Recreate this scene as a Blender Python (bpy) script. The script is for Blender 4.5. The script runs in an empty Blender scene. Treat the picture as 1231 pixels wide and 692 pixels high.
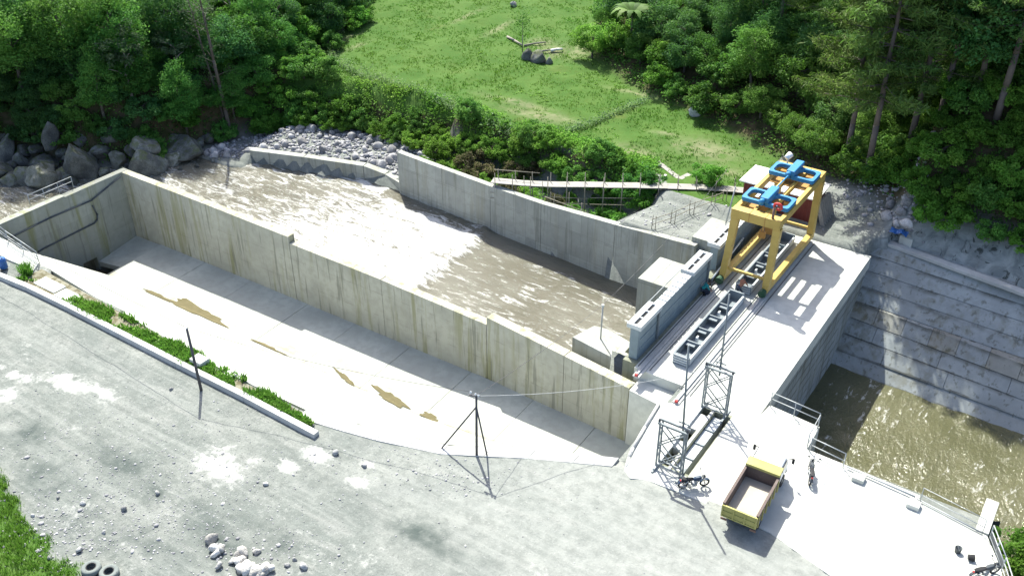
import bpy, math, random
import numpy as np
from mathutils import Vector, Matrix, noise as mnoise
random.seed(7); RNG = np.random.default_rng(7)
SC = bpy.context.scene; COL = SC.collection
R = math.radians

# ------------------------------------------------------------------ camera, sky, sun, exposure
HCAM, PITCH, AZ = 40.0, R(32.7), R(33.8)
cd = bpy.data.cameras.new('camera'); cam = bpy.data.objects.new('camera', cd); COL.objects.link(cam)
cam.location = (0, 0, HCAM); cam.rotation_euler = (R(90) - PITCH, 0, AZ)
cd.sensor_width = 36; cd.lens = 36 * 1176 / 1231; cd.clip_start = 0.5; cd.clip_end = 3000
SC.camera = cam
SUNV = Vector((-0.58, 0.50, 1.0)).normalized()
W = bpy.data.worlds.new('World'); SC.world = W; W.use_nodes = True
nt = W.node_tree; bg = nt.nodes['Background']
sky = nt.nodes.new('ShaderNodeTexSky'); sky.sky_type = 'NISHITA'; sky.sun_disc = False
sky.sun_elevation = math.asin(SUNV.z); sky.sun_rotation = math.atan2(SUNV.x, SUNV.y)
sky.air_density = 0.8; sky.dust_density = 3.5; sky.ozone_density = 0.0; sky.altitude = 600
nt.links.new(sky.outputs[0], bg.inputs[0]); bg.inputs[1].default_value = 0.15
sl = bpy.data.lights.new('sun', 'SUN'); so = bpy.data.objects.new('sun', sl); COL.objects.link(so)
sl.energy = 4.6; sl.angle = R(0.53); sl.color = (1.0, 0.99, 0.88)
so.rotation_euler = SUNV.to_track_quat('Z', 'Y').to_euler()
SC.view_settings.view_transform = 'Standard'; SC.view_settings.look = 'None'
SC.view_settings.exposure = 1.2; SC.view_settings.gamma = 1.0

# ------------------------------------------------------------------ helpers
_F = 1176.; _fw = Vector((-math.sin(AZ)*math.cos(PITCH), math.cos(AZ)*math.cos(PITCH), -math.sin(PITCH)))
_rt = Vector((math.cos(AZ), math.sin(AZ), 0)); _up = _rt.cross(_fw)
def at(x, y, z=0.0):                                   # point of the level z that the survey saw at x, y
    d = _fw + _rt*((x-615.5)/_F) - _up*((y-346)/_F); t = (z-HCAM)/d.z
    return Vector((d.x*t, d.y*t, z))
def onplane(x, y, axis, val):
    d = _fw + _rt*((x-615.5)/_F) - _up*((y-346)/_F); t = val/d[axis]
    return Vector((d.x*t, d.y*t, HCAM+d.z*t))
def proj(x, y, z):
    d = Vector((x, y, z-HCAM)); k = d.dot(_fw)
    return (615.5+_F*d.dot(_rt)/k, 346-_F*d.dot(_up)/k) if k > 1 else (-9999, -9999)

def hash2(ix, iy, s):
    h = (ix.astype(np.int64)*374761393 + iy.astype(np.int64)*668265263 + s*974711) & 0xffffffff
    h = ((h ^ (h >> 13))*1274126177) & 0xffffffff
    return ((h ^ (h >> 16)) & 0xffff)/65535.0
def vnoise(x, y, s=0):
    ix, iy = np.floor(x), np.floor(y); fx, fy = x-ix, y-iy
    fx, fy = fx*fx*(3-2*fx), fy*fy*(3-2*fy)
    a, b, c, d = hash2(ix, iy, s), hash2(ix+1, iy, s), hash2(ix, iy+1, s), hash2(ix+1, iy+1, s)
    return (a*(1-fx)+b*fx)*(1-fy)+(c*(1-fx)+d*fx)*fy
def fbm(x, y, oct=4, s=0):
    x = np.asarray(x, float); y = np.asarray(y, float); t = 0; a = .5; n = 0
    for k in range(oct):
        t = t+a*vnoise(x, y, s+k*17); n += a; x = x*2.03+3.1; y = y*2.03+1.7; a *= .5
    return t/n
def sstep(a, b, x):
    t = np.clip((x-a)/(b-a), 0, 1); return t*t*(3-2*t)
def polydist(px, py, pts):                             # signed distance, + on the left of the polyline
    best = np.full(np.shape(px), 1e9); sg = np.ones(np.shape(px))
    for (ax, ay), (bx, by) in zip(pts[:-1], pts[1:]):
        dx, dy = bx-ax, by-ay; t = np.clip(((px-ax)*dx+(py-ay)*dy)/(dx*dx+dy*dy), 0, 1)
        qx, qy = px-ax-t*dx, py-ay-t*dy; d = np.hypot(qx, qy); m = d < best
        s = np.where(dx*(py-ay)-dy*(px-ax) > 0, 1., -1.)
        best = np.where(m, d, best); sg = np.where(m, s, sg)
    return best*sg
def inpoly(px, py, pts):
    r = np.zeros(np.shape(px), bool); n = len(pts)
    for i in range(n):
        ax, ay = pts[i]; bx, by = pts[(i+1) % n]
        c = ((ay > py) != (by > py)) & (px < (bx-ax)*(py-ay)/((by-ay) if by != ay else 1e-9)+ax)
        r ^= c
    return r

class MB:                                              # mesh collector
    def __init__(s): s.v = []; s.f = []
    def add(s, vs, fs):
        o = len(s.v); s.v += [tuple(p) for p in vs]; s.f += [tuple(i+o for i in f) for f in fs]; return s
    def hexa(s, b, t):                                  # 4 bottom, 4 top points, both counterclockwise from above
        return s.add(list(b)+list(t), [(3,2,1,0),(4,5,6,7),(0,1,5,4),(1,2,6,5),(2,3,7,6),(3,0,4,7)])
    def box(s, x0, x1, y0, y1, z0, z1):
        q = [(x0,y0),(x1,y0),(x1,y1),(x0,y1)]
        return s.hexa([(a,b,z0) for a,b in q], [(a,b,z1) for a,b in q])
    def prism(s, pts, z0, z1):
        n = len(pts)
        if sum(pts[i][0]*pts[(i+1)%n][1]-pts[(i+1)%n][0]*pts[i][1] for i in range(n)) < 0: pts = pts[::-1]
        g = (lambda z: z) if callable(z0) else None
        b = [(x,y,z0) for x,y in pts]; t = [(x,y,z1) for x,y in pts]
        return s.add(b+t, [tuple(range(n))[::-1], tuple(range(n,2*n))]+[(i,(i+1)%n,n+(i+1)%n,n+i) for i in range(n)])
    def bar(s, p, q, w, h, upv=(0,0,1)):                # rectangular bar from p to q
        p, q = Vector(p), Vector(q); d = (q-p).normalized(); u = Vector(upv)
        if abs(d.dot(u)) > .98: u = Vector((0,1,0))
        a = d.cross(u).normalized()*(w/2); b = a.cross(d).normalized()*(h/2)
        vs = [p-a-b, p+a-b, p+a+b, p-a+b, q-a-b, q+a-b, q+a+b, q-a+b]
        return s.add(vs, [(0,1,2,3),(7,6,5,4),(4,5,1,0),(5,6,2,1),(6,7,3,2),(7,4,0,3)])
    def tube(s, p, q, r0, r1=None, n=8, cap=True):
        p, q = Vector(p), Vector(q); r1 = r0 if r1 is None else r1; d = (q-p).normalized()
        u = Vector((0,0,1)) if abs(d.z) < .95 else Vector((1,0,0))
        a = d.cross(u).normalized(); b = d.cross(a)
        vs = []
        for c, r in ((p,r0),(q,r1)):
            vs += [c+a*(r*math.cos(2*math.pi*i/n))+b*(r*math.sin(2*math.pi*i/n)) for i in range(n)]
        fs = [(i,n+i,n+(i+1)%n,(i+1)%n) for i in range(n)]
        if cap: fs += [tuple(range(n)), tuple(range(2*n-1,n-1,-1))]
        return s.add(vs, fs)
    def path(s, pts, r, n=6):
        for k, (a, b) in enumerate(zip(pts[:-1], pts[1:])):
            ra = r(k) if callable(r) else r; rb = r(k+1) if callable(r) else r
            s.tube(a, b, ra, rb, n)
        return s
    def torus(s, c, R0, r, axis, n=20, m=8):
        c = Vector(c); ax = Vector(axis).normalized(); u = Vector((0,0,1)) if abs(ax.z) < .9 else Vector((1,0,0))
        a = ax.cross(u).normalized(); b = ax.cross(a); vs = []; fs = []
        for i in range(n):
            t = 2*math.pi*i/n; e = a*math.cos(t)+b*math.sin(t)
            for j in range(m):
                p = 2*math.pi*j/m; vs.append(c+e*(R0+r*math.cos(p))+ax*(r*math.sin(p)))
        for i in range(n):
            for j in range(m): fs.append((i*m+j, ((i+1)%n)*m+j, ((i+1)%n)*m+(j+1)%m, i*m+(j+1)%m))
        return s.add(vs, fs)
    def lathe(s, c, prof, n=16):                        # prof: (radius, z)
        c = Vector(c); vs = []; fs = []; m = len(prof)
        for i in range(n):
            t = 2*math.pi*i/n
            vs += [c+Vector((r*math.cos(t), r*math.sin(t), z)) for r, z in prof]
        for i in range(n):
            for j in range(m-1): fs.append((i*m+j, ((i+1)%n)*m+j, ((i+1)%n)*m+j+1, i*m+j+1))
        return s.add(vs, fs)
    def loft(s, rings, cap=True):
        n = len(rings[0]); vs = [p for r in rings for p in r]; fs = []
        for k in range(len(rings)-1):
            for i in range(n): fs.append((k*n+i, k*n+(i+1)%n, (k+1)*n+(i+1)%n, (k+1)*n+i))
        if cap: fs += [tuple(range(n))[::-1], tuple(range((len(rings)-1)*n, len(rings)*n))]
        return s.add(vs, fs)
    def build(s, name, m, parent=None, smooth=False, bevel=0):
        off = Vector((0,0,0)); p = parent
        while p: off += p.location; p = p.parent
        me = bpy.data.meshes.new(name)
        me.from_pydata([(a-off.x,b-off.y,c-off.z) for a,b,c in s.v], [], s.f); me.materials.append(m)
        if smooth: me.polygons.foreach_set('use_smooth', [True]*len(me.polygons))
        o = bpy.data.objects.new(name, me); COL.objects.link(o); o.parent = parent
        if bevel:
            b = o.modifiers.new('edge', 'BEVEL'); b.width = bevel; b.segments = 2; b.limit_method = 'ANGLE'
        return o

def tag(o, label=None, cat=None, group=None, kind=None):
    if label: o['label'] = label
    if cat: o['category'] = cat
    if group: o['group'] = group
    if kind: o['kind'] = kind
    return o
def thing(name, loc, label, cat, group=None):
    o = bpy.data.objects.new(name, None); COL.objects.link(o); o.location = loc; o.empty_display_size = .3
    return tag(o, label, cat, group)
def npmesh(name, verts, quads, m, attrs=None, smooth=False, parent=None):
    me = bpy.data.meshes.new(name); nv, nf = len(verts), len(quads); k = quads.shape[1]
    me.vertices.add(nv); me.vertices.foreach_set('co', np.asarray(verts, np.float32).ravel())
    me.loops.add(nf*k); me.loops.foreach_set('vertex_index', quads.astype(np.int32).ravel())
    me.polygons.add(nf); me.polygons.foreach_set('loop_start', np.arange(nf, dtype=np.int32)*k)
    if smooth: me.polygons.foreach_set('use_smooth', np.ones(nf, bool))
    for an, arr in (attrs or {}).items():
        a = me.attributes.new(an, 'FLOAT', 'POINT'); a.data.foreach_set('value', np.asarray(arr, np.float32).ravel())
    me.materials.append(m); me.update(calc_edges=True)
    o = bpy.data.objects.new(name, me); COL.objects.link(o); o.parent = parent
    return o
def gridmesh(name, xs, ys, zfun, m, attrs=None, keep=None):
    X, Y = np.meshgrid(xs, ys); Z = zfun(X, Y); nx, ny = len(xs), len(ys)
    i = np.arange(nx*ny).reshape(ny, nx)
    q = np.stack([i[:-1,:-1], i[:-1,1:], i[1:,1:], i[1:,:-1]], -1).reshape(-1, 4)
    if keep is not None: q = q[keep(X, Y)[:-1,:-1].ravel()]
    at_ = {k: f(X, Y) for k, f in (attrs or {}).items()}
    return npmesh(name, np.stack([X, Y, Z], -1).reshape(-1, 3), q, m, at_, True)

# ------------------------------------------------------------------ materials
class NT:
    def __init__(s, name):
        s.m = bpy.data.materials.new(name); s.m.use_nodes = True; s.t = s.m.node_tree
        s.b = s.t.nodes['Principled BSDF']; s.out = s.t.nodes['Material Output']
        s.geo = s.t.nodes.new('ShaderNodeNewGeometry'); s.pos = s.geo.outputs['Position']
    def set(s, sock, val):
        if isinstance(val, bpy.types.NodeSocket): s.t.links.new(val, sock)
        elif isinstance(val, (tuple, list)): sock.default_value = tuple(val)+(1,) if len(val) == 3 and sock.type == 'RGBA' else val
        else: sock.default_value = val
    def mapv(s, vec, sc=(1,1,1), rot=(0,0,0)):
        n = s.t.nodes.new('ShaderNodeMapping'); s.set(n.inputs[0], vec); n.inputs['Scale'].default_value = sc
        n.inputs['Rotation'].default_value = rot; return n.outputs[0]
    def noise(s, scale, detail=4, vec=None, rough=.55, dist=0):
        n = s.t.nodes.new('ShaderNodeTexNoise'); n.inputs['Scale'].default_value = scale
        n.inputs['Detail'].default_value = detail; n.inputs['Roughness'].default_value = rough; n.inputs['Distortion'].default_value = dist
        s.set(n.inputs['Vector'], vec if vec is not None else s.pos); return n.outputs[0]
    def vor(s, scale, vec=None, feat='F1'):
        n = s.t.nodes.new('ShaderNodeTexVoronoi'); n.feature = feat; n.inputs['Scale'].default_value = scale
        s.set(n.inputs['Vector'], vec if vec is not None else s.pos); return n.outputs[0]
    def ramp(s, fac, a, b, lo=0., hi=1.):
        n = s.t.nodes.new('ShaderNodeMapRange'); n.interpolation_type = 'SMOOTHSTEP'; s.set(n.inputs[0], fac)
        n.inputs[1].default_value = a; n.inputs[2].default_value = b; n.inputs[3].default_value = lo; n.inputs[4].default_value = hi
        return n.outputs[0]
    def math(s, op, a, b=0., clamp=False):
        n = s.t.nodes.new('ShaderNodeMath'); n.operation = op; n.use_clamp = clamp; s.set(n.inputs[0], a); s.set(n.inputs[1], b); return n.outputs[0]
    def mix(s, f, a, b, blend='MIX'):
        n = s.t.nodes.new('ShaderNodeMix'); n.data_type = 'RGBA'; n.blend_type = blend
        s.set(n.inputs[0], f); s.set(n.inputs[6], a); s.set(n.inputs[7], b); return n.outputs[2]
    def attr(s, name):
        n = s.t.nodes.new('ShaderNodeAttribute'); n.attribute_name = name; return n.outputs['Fac']
    def sep(s, vec=None):
        n = s.t.nodes.new('ShaderNodeSeparateXYZ'); s.set(n.inputs[0], vec if vec is not None else s.pos); return n.outputs
    def comb(s, x, y, z):
        n = s.t.nodes.new('ShaderNodeCombineXYZ'); s.set(n.inputs[0], x); s.set(n.inputs[1], y); s.set(n.inputs[2], z); return n.outputs[0]
    def bump(s, h, strength=.5, dist=.05):
        n = s.t.nodes.new('ShaderNodeBump'); n.inputs['Strength'].default_value = strength; n.inputs['Distance'].default_value = dist
        s.set(n.inputs['Height'], h); s.t.links.new(n.outputs[0], s.b.inputs['Normal']); return n.outputs[0]
    def fin(s, col, rough=.85, spec=.3, metal=0.):
        s.set(s.b.inputs['Base Color'], col); s.set(s.b.inputs['Roughness'], rough)
        s.set(s.b.inputs['Specular IOR Level'], spec); s.set(s.b.inputs['Metallic'], metal); return s.m

def concrete(name, base=(.43,.42,.38), stain=(.20,.185,.11), st=.6, streak=True, forms=None, dark=.5, lines=0, silt=False, grime=False):
    n = NT(name); x, y, z = n.sep()
    big = n.noise(.28, 5); mid = n.noise(1.7, 5); fine = n.noise(14, 6)
    c = n.mix(n.ramp(big, .35, .65), base, tuple(k*.80 for k in base))
    c = n.mix(n.ramp(mid, .42, .66, 0, .55), c, tuple(k*.72 for k in base))
    if forms:                                           # board-form panels printed in the face
        br = n.t.nodes.new('ShaderNodeTexBrick'); n.set(br.inputs['Vector'], n.comb(x, z, 0)); br.offset = 0
        br.inputs['Color1'].default_value = (0,0,0,1); br.inputs['Color2'].default_value = (1,1,1,1); br.inputs['Mortar'].default_value = (.9,.9,.9,1)
        br.inputs['Scale'].default_value = 1; br.inputs['Brick Width'].default_value = forms[0]; br.inputs['Row Height'].default_value = forms[1]
        br.inputs['Mortar Size'].default_value = .012; br.inputs['Bias'].default_value = 0
        c = n.mix(n.math('MULTIPLY', br.outputs[0], .42), c, (.17,.18,.165))
        c = n.mix(n.math('MULTIPLY', br.outputs['Fac'], .5), c, (.12,.12,.11))
    if streak:
        sv = n.mapv(n.pos, (1.5, 1.5, .10)); s1 = n.noise(1.0, 6, sv, .65)
        sv2 = n.mapv(n.pos, (.35, .35, .03)); s2 = n.noise(1.0, 3, sv2)
        m = n.math('MULTIPLY', n.ramp(s1, .46, .64), n.ramp(s2, .40, .56), True)
        c = n.mix(n.math('MULTIPLY', m, st), c, stain)
        sv3 = n.mapv(n.pos, (2.6, 2.6, .16)); s3 = n.noise(1.0, 4, sv3, .6)
        c = n.mix(n.math('MULTIPLY', n.ramp(s3, .56, .66), dark), c, (.085,.085,.06))
    if lines:
        lf = n.math('FRACT', n.math('ADD', n.math('DIVIDE', z, lines), n.math('MULTIPLY', mid, .03)))
        c = n.mix(n.math('MULTIPLY', n.ramp(lf, .0, .035, .5, 0), n.ramp(mid, .35, .6)), c, (.14,.135,.10))
    if silt:
        band = n.ramp(n.math('ABSOLUTE', n.math('ADD', y, -42.4)), .2, 2.6, 1, 0); c = n.mix(n.math('MULTIPLY', band, n.ramp(n.noise(.7, 6, n.mapv(n.pos, (.45,1.3,1)), .65), .48, .68, 0, .75)), c, (.25,.22,.14))
    if grime:
        gl = n.math('FRACT', n.math('DIVIDE', n.math('ADD', z, n.math('MULTIPLY', mid, .10)), .9)); c = n.mix(n.math('MULTIPLY', n.ramp(gl, .66, 1.0, 0, .8), n.ramp(n.noise(.9, 6, n.mapv(n.pos, (.5,.5,.3)), .65), .36, .56)), c, (.06,.06,.048))
    c = n.mix(n.ramp(fine, .3, .75, 0, .25), c, tuple(k*.7 for k in base))
    n.bump(n.math('ADD', fine, n.math('MULTIPLY', mid, 1.2)), .35, .03)
    return n.fin(c, .88, .25)
def paint(name, col, rough=.45, wear=.25, wearcol=(.12,.08,.05), metal=0, spec=.4, scale=6):
    n = NT(name); a = n.noise(scale, 6); b = n.noise(1.3, 4)
    c = n.mix(n.ramp(b, .35, .7, 0, .5), col, tuple(k*.75 for k in col))
    c = n.mix(n.ramp(a, .60, .72, 0, wear), c, wearcol)
    n.bump(a, .12, .01); return n.fin(c, n.ramp(b, .3, .7, rough, min(1, rough+.2)), spec, metal)
def leafmat(name, c1, c2, c3, trans=.45):
    n = NT(name); t = n.attr('tint'); oi = n.t.nodes.new('ShaderNodeObjectInfo')
    c = n.mix(n.ramp(t, .1, .9), c1, c2); c = n.mix(n.ramp(t, .86, 1.0, 0, .8), c, c3)
    hs = n.t.nodes.new('ShaderNodeHueSaturation'); n.set(hs.inputs['Color'], c)
    n.set(hs.inputs['Value'], n.ramp(oi.outputs['Random'], 0, 1, .75, 1.35)); n.set(hs.inputs['Hue'], n.ramp(n.noise(.05, 2), .35, .65, .475, .515))
    c = hs.outputs[0]; n.fin(c, .6, .12)
    tr = n.t.nodes.new('ShaderNodeBsdfTranslucent'); n.set(tr.inputs[0], n.mix(.5, c, (.11,.26,.025)))
    mx = n.t.nodes.new('ShaderNodeMixShader'); mx.inputs[0].default_value = trans
    n.t.links.new(n.b.outputs[0], mx.inputs[1]); n.t.links.new(tr.outputs[0], mx.inputs[2]); n.t.links.new(mx.outputs[0], n.out.inputs[0])
    return n.m
def rockmat(name, a, b, moss=0., scale=1.0, lichen=.3):
    n = NT(name); oi = n.t.nodes.new('ShaderNodeObjectInfo'); big = n.noise(.9*scale, 5); f = n.noise(7*scale, 6); v = n.vor(5*scale)
    c = n.mix(n.ramp(big, .35, .65), a, b); c = n.mix(n.ramp(f, .45, .7, 0, .6), c, tuple(k*.55 for k in a))
    c = n.mix(n.ramp(v, .05, .3, lichen, 0), c, tuple(min(.6, k*1.6) for k in b))
    nz = n.sep(n.geo.outputs['Normal'])[2]
    if moss: c = n.mix(n.math('MULTIPLY', n.ramp(n.noise(1.6, 4), .42, .62, 0, moss), n.ramp(nz, .1, .8)), c, (.07,.085,.025))
    hs = n.t.nodes.new('ShaderNodeHueSaturation'); n.set(hs.inputs['Color'], c); n.set(hs.inputs['Value'], n.ramp(oi.outputs['Random'], 0, 1, .7, 1.25))
    n.bump(n.math('ADD', f, n.math('MULTIPLY', big, 2.)), .6, .06); return n.fin(hs.outputs[0], .9, .2)

M = {}
M['wall_divider'] = concrete('stained_concrete', (.43,.42,.345), (.21,.205,.085), .8, True, None, .5, 2.2)
M['wall_river'] = concrete('formed_concrete', (.42,.43,.385), (.25,.235,.16), .45, True, (1.22, 2.44), .35, 2.6)
M['wall_back'] = concrete('grey_green_concrete', (.33,.345,.30), (.17,.175,.065), .8, True, (1.6,2.6), .4)
M['wall_canal'] = concrete('blue_grey_concrete', (.31,.335,.335), (.16,.155,.11), .6, True, None, .6, 0, False, True)
M['block_canal'] = concrete('rough_block_concrete', (.30,.30,.27), (.16,.14,.08), .8, True, None, .6, 0, False, True)
M['deck'] = concrete('pale_deck_concrete', (.55,.56,.515), (.36,.34,.27), .3, False)
M['floor'] = concrete('basin_floor_concrete', (.44,.455,.41), (.3,.28,.2), .3, False, None, .5, 0, True)
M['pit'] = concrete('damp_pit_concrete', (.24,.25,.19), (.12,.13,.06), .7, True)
M['kerb'] = concrete('kerb_concrete', (.50,.50,.48), (.3,.3,.25), .3, False)
M['yellow'] = paint('yellow_crane_paint', (.47,.325,.082), .42, .45, (.30,.17,.05))
M['blue'] = paint('bright_blue_paint', (.025,.19,.40), .45, .4, (.02,.06,.1))
M['orange'] = paint('rusty_orange_plate', (.36,.19,.05), .7, .5)
M['maroon'] = paint('maroon_sheet', (.16,.035,.03), .55, .4, (.08,.04,.03))
M['whitesheet'] = paint('white_roof_sheet', (.72,.70,.66), .5, .2, (.45,.38,.3))
M['gate'] = paint('blue_grey_steel', (.185,.24,.27), .5, .45, (.16,.17,.15))
M['gatelight'] = paint('pale_grey_steel', (.50,.53,.54), .5, .35, (.28,.26,.2))
M['steel'] = paint('galvanised_steel', (.34,.36,.37), .45, .35, (.16,.13,.1), .3)
M['darksteel'] = paint('dark_steel', (.055,.065,.075), .5, .3, (.12,.08,.05))
M['stop'] = paint('stoplog_grey', (.16,.19,.21), .5, .4, (.1,.08,.06))
M['rust'] = paint('rusty_bar', (.20,.12,.09), .8, .5)
M['pole'] = paint('weathered_pole', (.085,.08,.085), .7, .3)
M['black'] = paint('black_rubber', (.022,.022,.024), .75, .2, (.08,.08,.075))
M['tyregrey'] = paint('dusty_tyre', (.17,.19,.18), .9, .5, (.06,.06,.06))
M['green'] = paint('dark_green_motor', (.02,.07,.035), .5, .3)
M['red'] = paint('red_paint', (.50,.04,.04), .45, .2)
M['truckyellow'] = paint('truck_yellow', (.37,.345,.115), .55, .5, (.25,.2,.09))
M['bedwall'] = paint('worn_bed_steel', (.125,.095,.085), .7, .6, (.22,.2,.18))
M['beddirt'] = paint('dusty_bed_floor', (.40,.37,.31), .95, .5, (.3,.27,.22))
M['white'] = paint('white_paint', (.76,.77,.77), .35, .1, (.5,.5,.48))
M['glass'] = paint('dark_glass', (.02,.025,.03), .1, 0, spec=.6)
M['chrome'] = paint('chrome', (.5,.5,.5), .25, .1, metal=.9)
M['wood'] = paint('grey_plank', (.30,.285,.26), .85, .6, (.16,.14,.12), scale=3)
M['bamboo'] = paint('weathered_bamboo', (.25,.23,.18), .8, .5, (.12,.1,.08))
M['wire'] = paint('wire', (.10,.10,.10), .6, 0)
M['cable'] = paint('pale_cable', (.45,.46,.45), .6, 0)
M['plasticblue'] = paint('blue_plastic', (.03,.12,.35), .4, .1)
M['bark'] = paint('grey_brown_bark', (.10,.085,.07), .9, .6, (.05,.04,.035), scale=9)
M['barkpine'] = paint('pine_bark', (.12,.10,.09), .9, .6, (.05,.045,.04), scale=5)
M['barkpale'] = paint('pale_bark', (.24,.22,.19), .9, .6, (.1,.09,.08), scale=5)
M['leaf'] = leafmat('broad_leaf', (.052,.148,.028), (.118,.262,.050), (.19,.30,.08))
M['leafdark'] = leafmat('dark_leaf', (.032,.100,.032), (.076,.185,.050), (.13,.22,.08), .42)
M['leafbright'] = leafmat('bright_leaf', (.085,.205,.030), (.160,.335,.050), (.25,.37,.09), .55)
M['leafpale'] = leafmat('silvery_leaf', (.05,.085,.04), (.10,.14,.075), (.2,.2,.14), .3)
M['hedgepale'] = leafmat('pale_hedge_leaf', (.13,.22,.09), (.20,.30,.14), (.28,.36,.2), .4)
M['needle'] = leafmat('pine_needle', (.06,.115,.03), (.115,.175,.045), (.17,.19,.06), .38)
M['fern'] = leafmat('fern_frond', (.06,.14,.03), (.12,.22,.06), (.2,.28,.1), .4)
M['grass'] = leafmat('grass_blade', (.050,.135,.018), (.085,.188,.030), (.15,.20,.06), .45)
M['stripgrass'] = leafmat('strip_grass_blade', (.11,.24,.035), (.19,.33,.06), (.28,.33,.12), .55)
M['dry'] = leafmat('dry_scrub', (.07,.065,.03), (.11,.10,.045), (.18,.15,.08), .2)
M['boulder'] = rockmat('boulder_rock', (.085,.088,.084), (.165,.17,.155), .7)  # rock tone lowered to stand in for forest shade on the boulders
M['boulderpale'] = rockmat('pale_mossy_boulder', (.23,.235,.20), (.36,.36,.31), .7)
M['cobble'] = rockmat('river_cobble', (.24,.235,.24), (.38,.375,.375), 0, 1.5)
M['rubble'] = rockmat('pale_rubble', (.40,.385,.36), (.55,.54,.51), 0, 1.5)
M['rocks_road'] = rockmat('road_stone', (.28,.285,.28), (.42,.42,.41), 0, 2)

# ------------------------------------------------------------------ ground
BANK = np.array([(-300,-60),(-140,22),(-110,40),(-99,48.5),(-90,53),(-84.5,57),(-82.6,64),(-80,70.5),(-72,72.5),(-65,73.5),(-58,73.5),(-50,73),(-42,72.5),(-35,72),(-31,64),(-10,60),(300,60)])
HILL = [(60,71.5),(20,73.5),(0,75),(-13,77),(-20,81),(-28,84.5),(-36,88),(-45,91.5),(-56,99),(-63,116),(-70,150),(-70,300)]     # hill on the right hand (walking this way)
LEFTF = [(-82,60),(-82,74),(-84,87),(-96,108),(-100,150),(-100,300)]                                      # left forest, on the left hand
def rwall(u): return 67.3+(u+58.8)*(-2.6/32.8)
def bankd(u, v): return polydist(np.asarray(u, float), np.asarray(v, float), [tuple(b) for b in BANK])
def hilld(u, v): return -polydist(u, v, HILL)
def leftd(u, v): return polydist(u, v, LEFTF)
def canal_top(u): return 74.4+(np.clip(u, -40, 4)+13.1)*(-2.4/10.9)*.8
def ground(u, v):
    u = np.asarray(u, float); v = np.asarray(v, float)
    rough = (fbm(u*.35, v*.35, 4, 3)-.5)
    zn = .18*rough+.10*(fbm(u*1.3, v*1.3, 3, 9)-.5)
    zn = zn+1.3*sstep(3.5, 14, 18-(v+(u+44)*-.32))*0+.25*sstep(22, 12, v+.35*(u+45))
    d = bankd(u, v); low = np.where(u < -58, -6.0, -3.4)+1.2*rough
    zf = low+(0.1-low)*sstep(0, np.where(u < -58, 5.5, 3.0), d)+np.clip(d-5, 0, 80)*.028+.5*rough
    hd = np.clip(hilld(u, v), 0, 120); zf = zf+np.where(hd < 30, hd*.42, 12.6+(hd-30)*.25)
    ld = np.clip(np.minimum(leftd(u, v), d-2), 0, 120); zf = zf+ld*.26
    # steep rock cut over the canal wall
    cut = np.clip(v-canal_top(u)-.8, 0, 9)*.75*sstep(-14.5, -12, u); zf = zf+np.where(u > -16, cut, 0)
    # gravel bar and tongue behind the low wall
    bar = -4.55+.35*rough+.05*(v-66); tongue = -5.35+.5*rough
    lw = np.interp(u, [-77,-63.5,-58.8], [64.0,68.0,68.2])
    zf = np.where((u > -78) & (u < -57.5) & (v > lw-.2), np.maximum(zf, bar), zf)
    zf = np.where((u < -76) & (u > -86) & (v > 58+(u+86)*.45) & (v < 72), np.maximum(zf, tongue), zf)
    # fill of the pad behind the river wall end
    pad = np.clip(((u+32.5)*.95+(v-66)*-.22)*.75, -3.4, 0); ispad = (v > rwall(u)) & (u > -38) & (hd <= 0)
    zf = np.where(ispad & (v < 80), np.maximum(np.minimum(pad, .0), np.where(v < 72, pad, zf)), zf)
    heap = 0.9*np.exp(-(((u+15.5)/5.5)**2+((v-80)/2.2)**2))+.5*np.exp(-(((u+12.8)/1.6)**2+((v-76.5)/2.)**2))
    zf = zf+np.where(v > 74, heap, 0)
    zf = np.where((u > -13) & (v < canal_top(u)+.85), -1.6, zf)
    far = v > np.where(u < -76, 36, np.where(u < -58.8, 55, np.where(u < -25, rwall(u)+.2, 70.)))
    z = np.where(far, zf, zn)
    # cut outs: basin, river, under the deck, canal
    basin = inpoly(u, v, [(-77.5,33.4),(-70,34.2),(-58,33.6),(-46,32.9),(-37,32.9),(-31.9,34.0),(-28,35.2),(-23.4,37.8),(-19.2,39.6),(-19.2,49),(-77.5,49)])
    z = np.where(basin, -10, z)
    river = (u > -78.5) & (u <= -25) & (v > 47) & (v < np.where(u < -58.8, 62, rwall(u)+.2)); z = np.where(river, -8.5, z)
    z = np.where((u < -76) & (d <= 0) & (v < 62), np.minimum(-8.0+2.3*sstep(-5, 0, d), z), z)
    z = np.where((u < -76) & (v < np.interp(u, [-140,-76.5,-75], [33,35.5,33])), np.minimum(-7, z), z)
    deck = (u > -25) & (u < -13.3) & (v > 49) & (v < 71.3); z = np.where(deck, -10, z)
    canal = (u >= -13.5) & (v > np.where(u < 1.2, 47.2, 46.5-.0*u)) & (v < canal_top(u)-.5); z = np.where(canal, -12, z)
    apron = inpoly(u, v, [(-19.2,39.8),(-17.4,39.0),(-14.8,39.5),(-11,39.55),(-9.2,39.4),(-5.4,38.4),(-3.1,38.0),(3.5,36.8),(1.75,43.4),(.6,47.5),(-14,50),(-19.2,49)]); z = np.where(apron, np.minimum(z, -.25), z)
    pit = (u > -17.3) & (u < -14.3) & (v > 40.0) & (v < 47.7); z = np.where(pit, -5.5, z)
    soil = (u > -67) & (u < -36) & (v > 30.9) & (v < 34); z = np.where(soil, np.minimum(z, -.06), z)
    rb = (u >= 1.0) & (v <= 46.5); z = np.where(rb, np.minimum(z, -8*sstep(.5, 6.5, (u-1.0)*.75+(v-42.5)*.9)), z)
    return z
def gz(u, v): return float(ground(np.array([u]), np.array([v]))[0])
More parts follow.
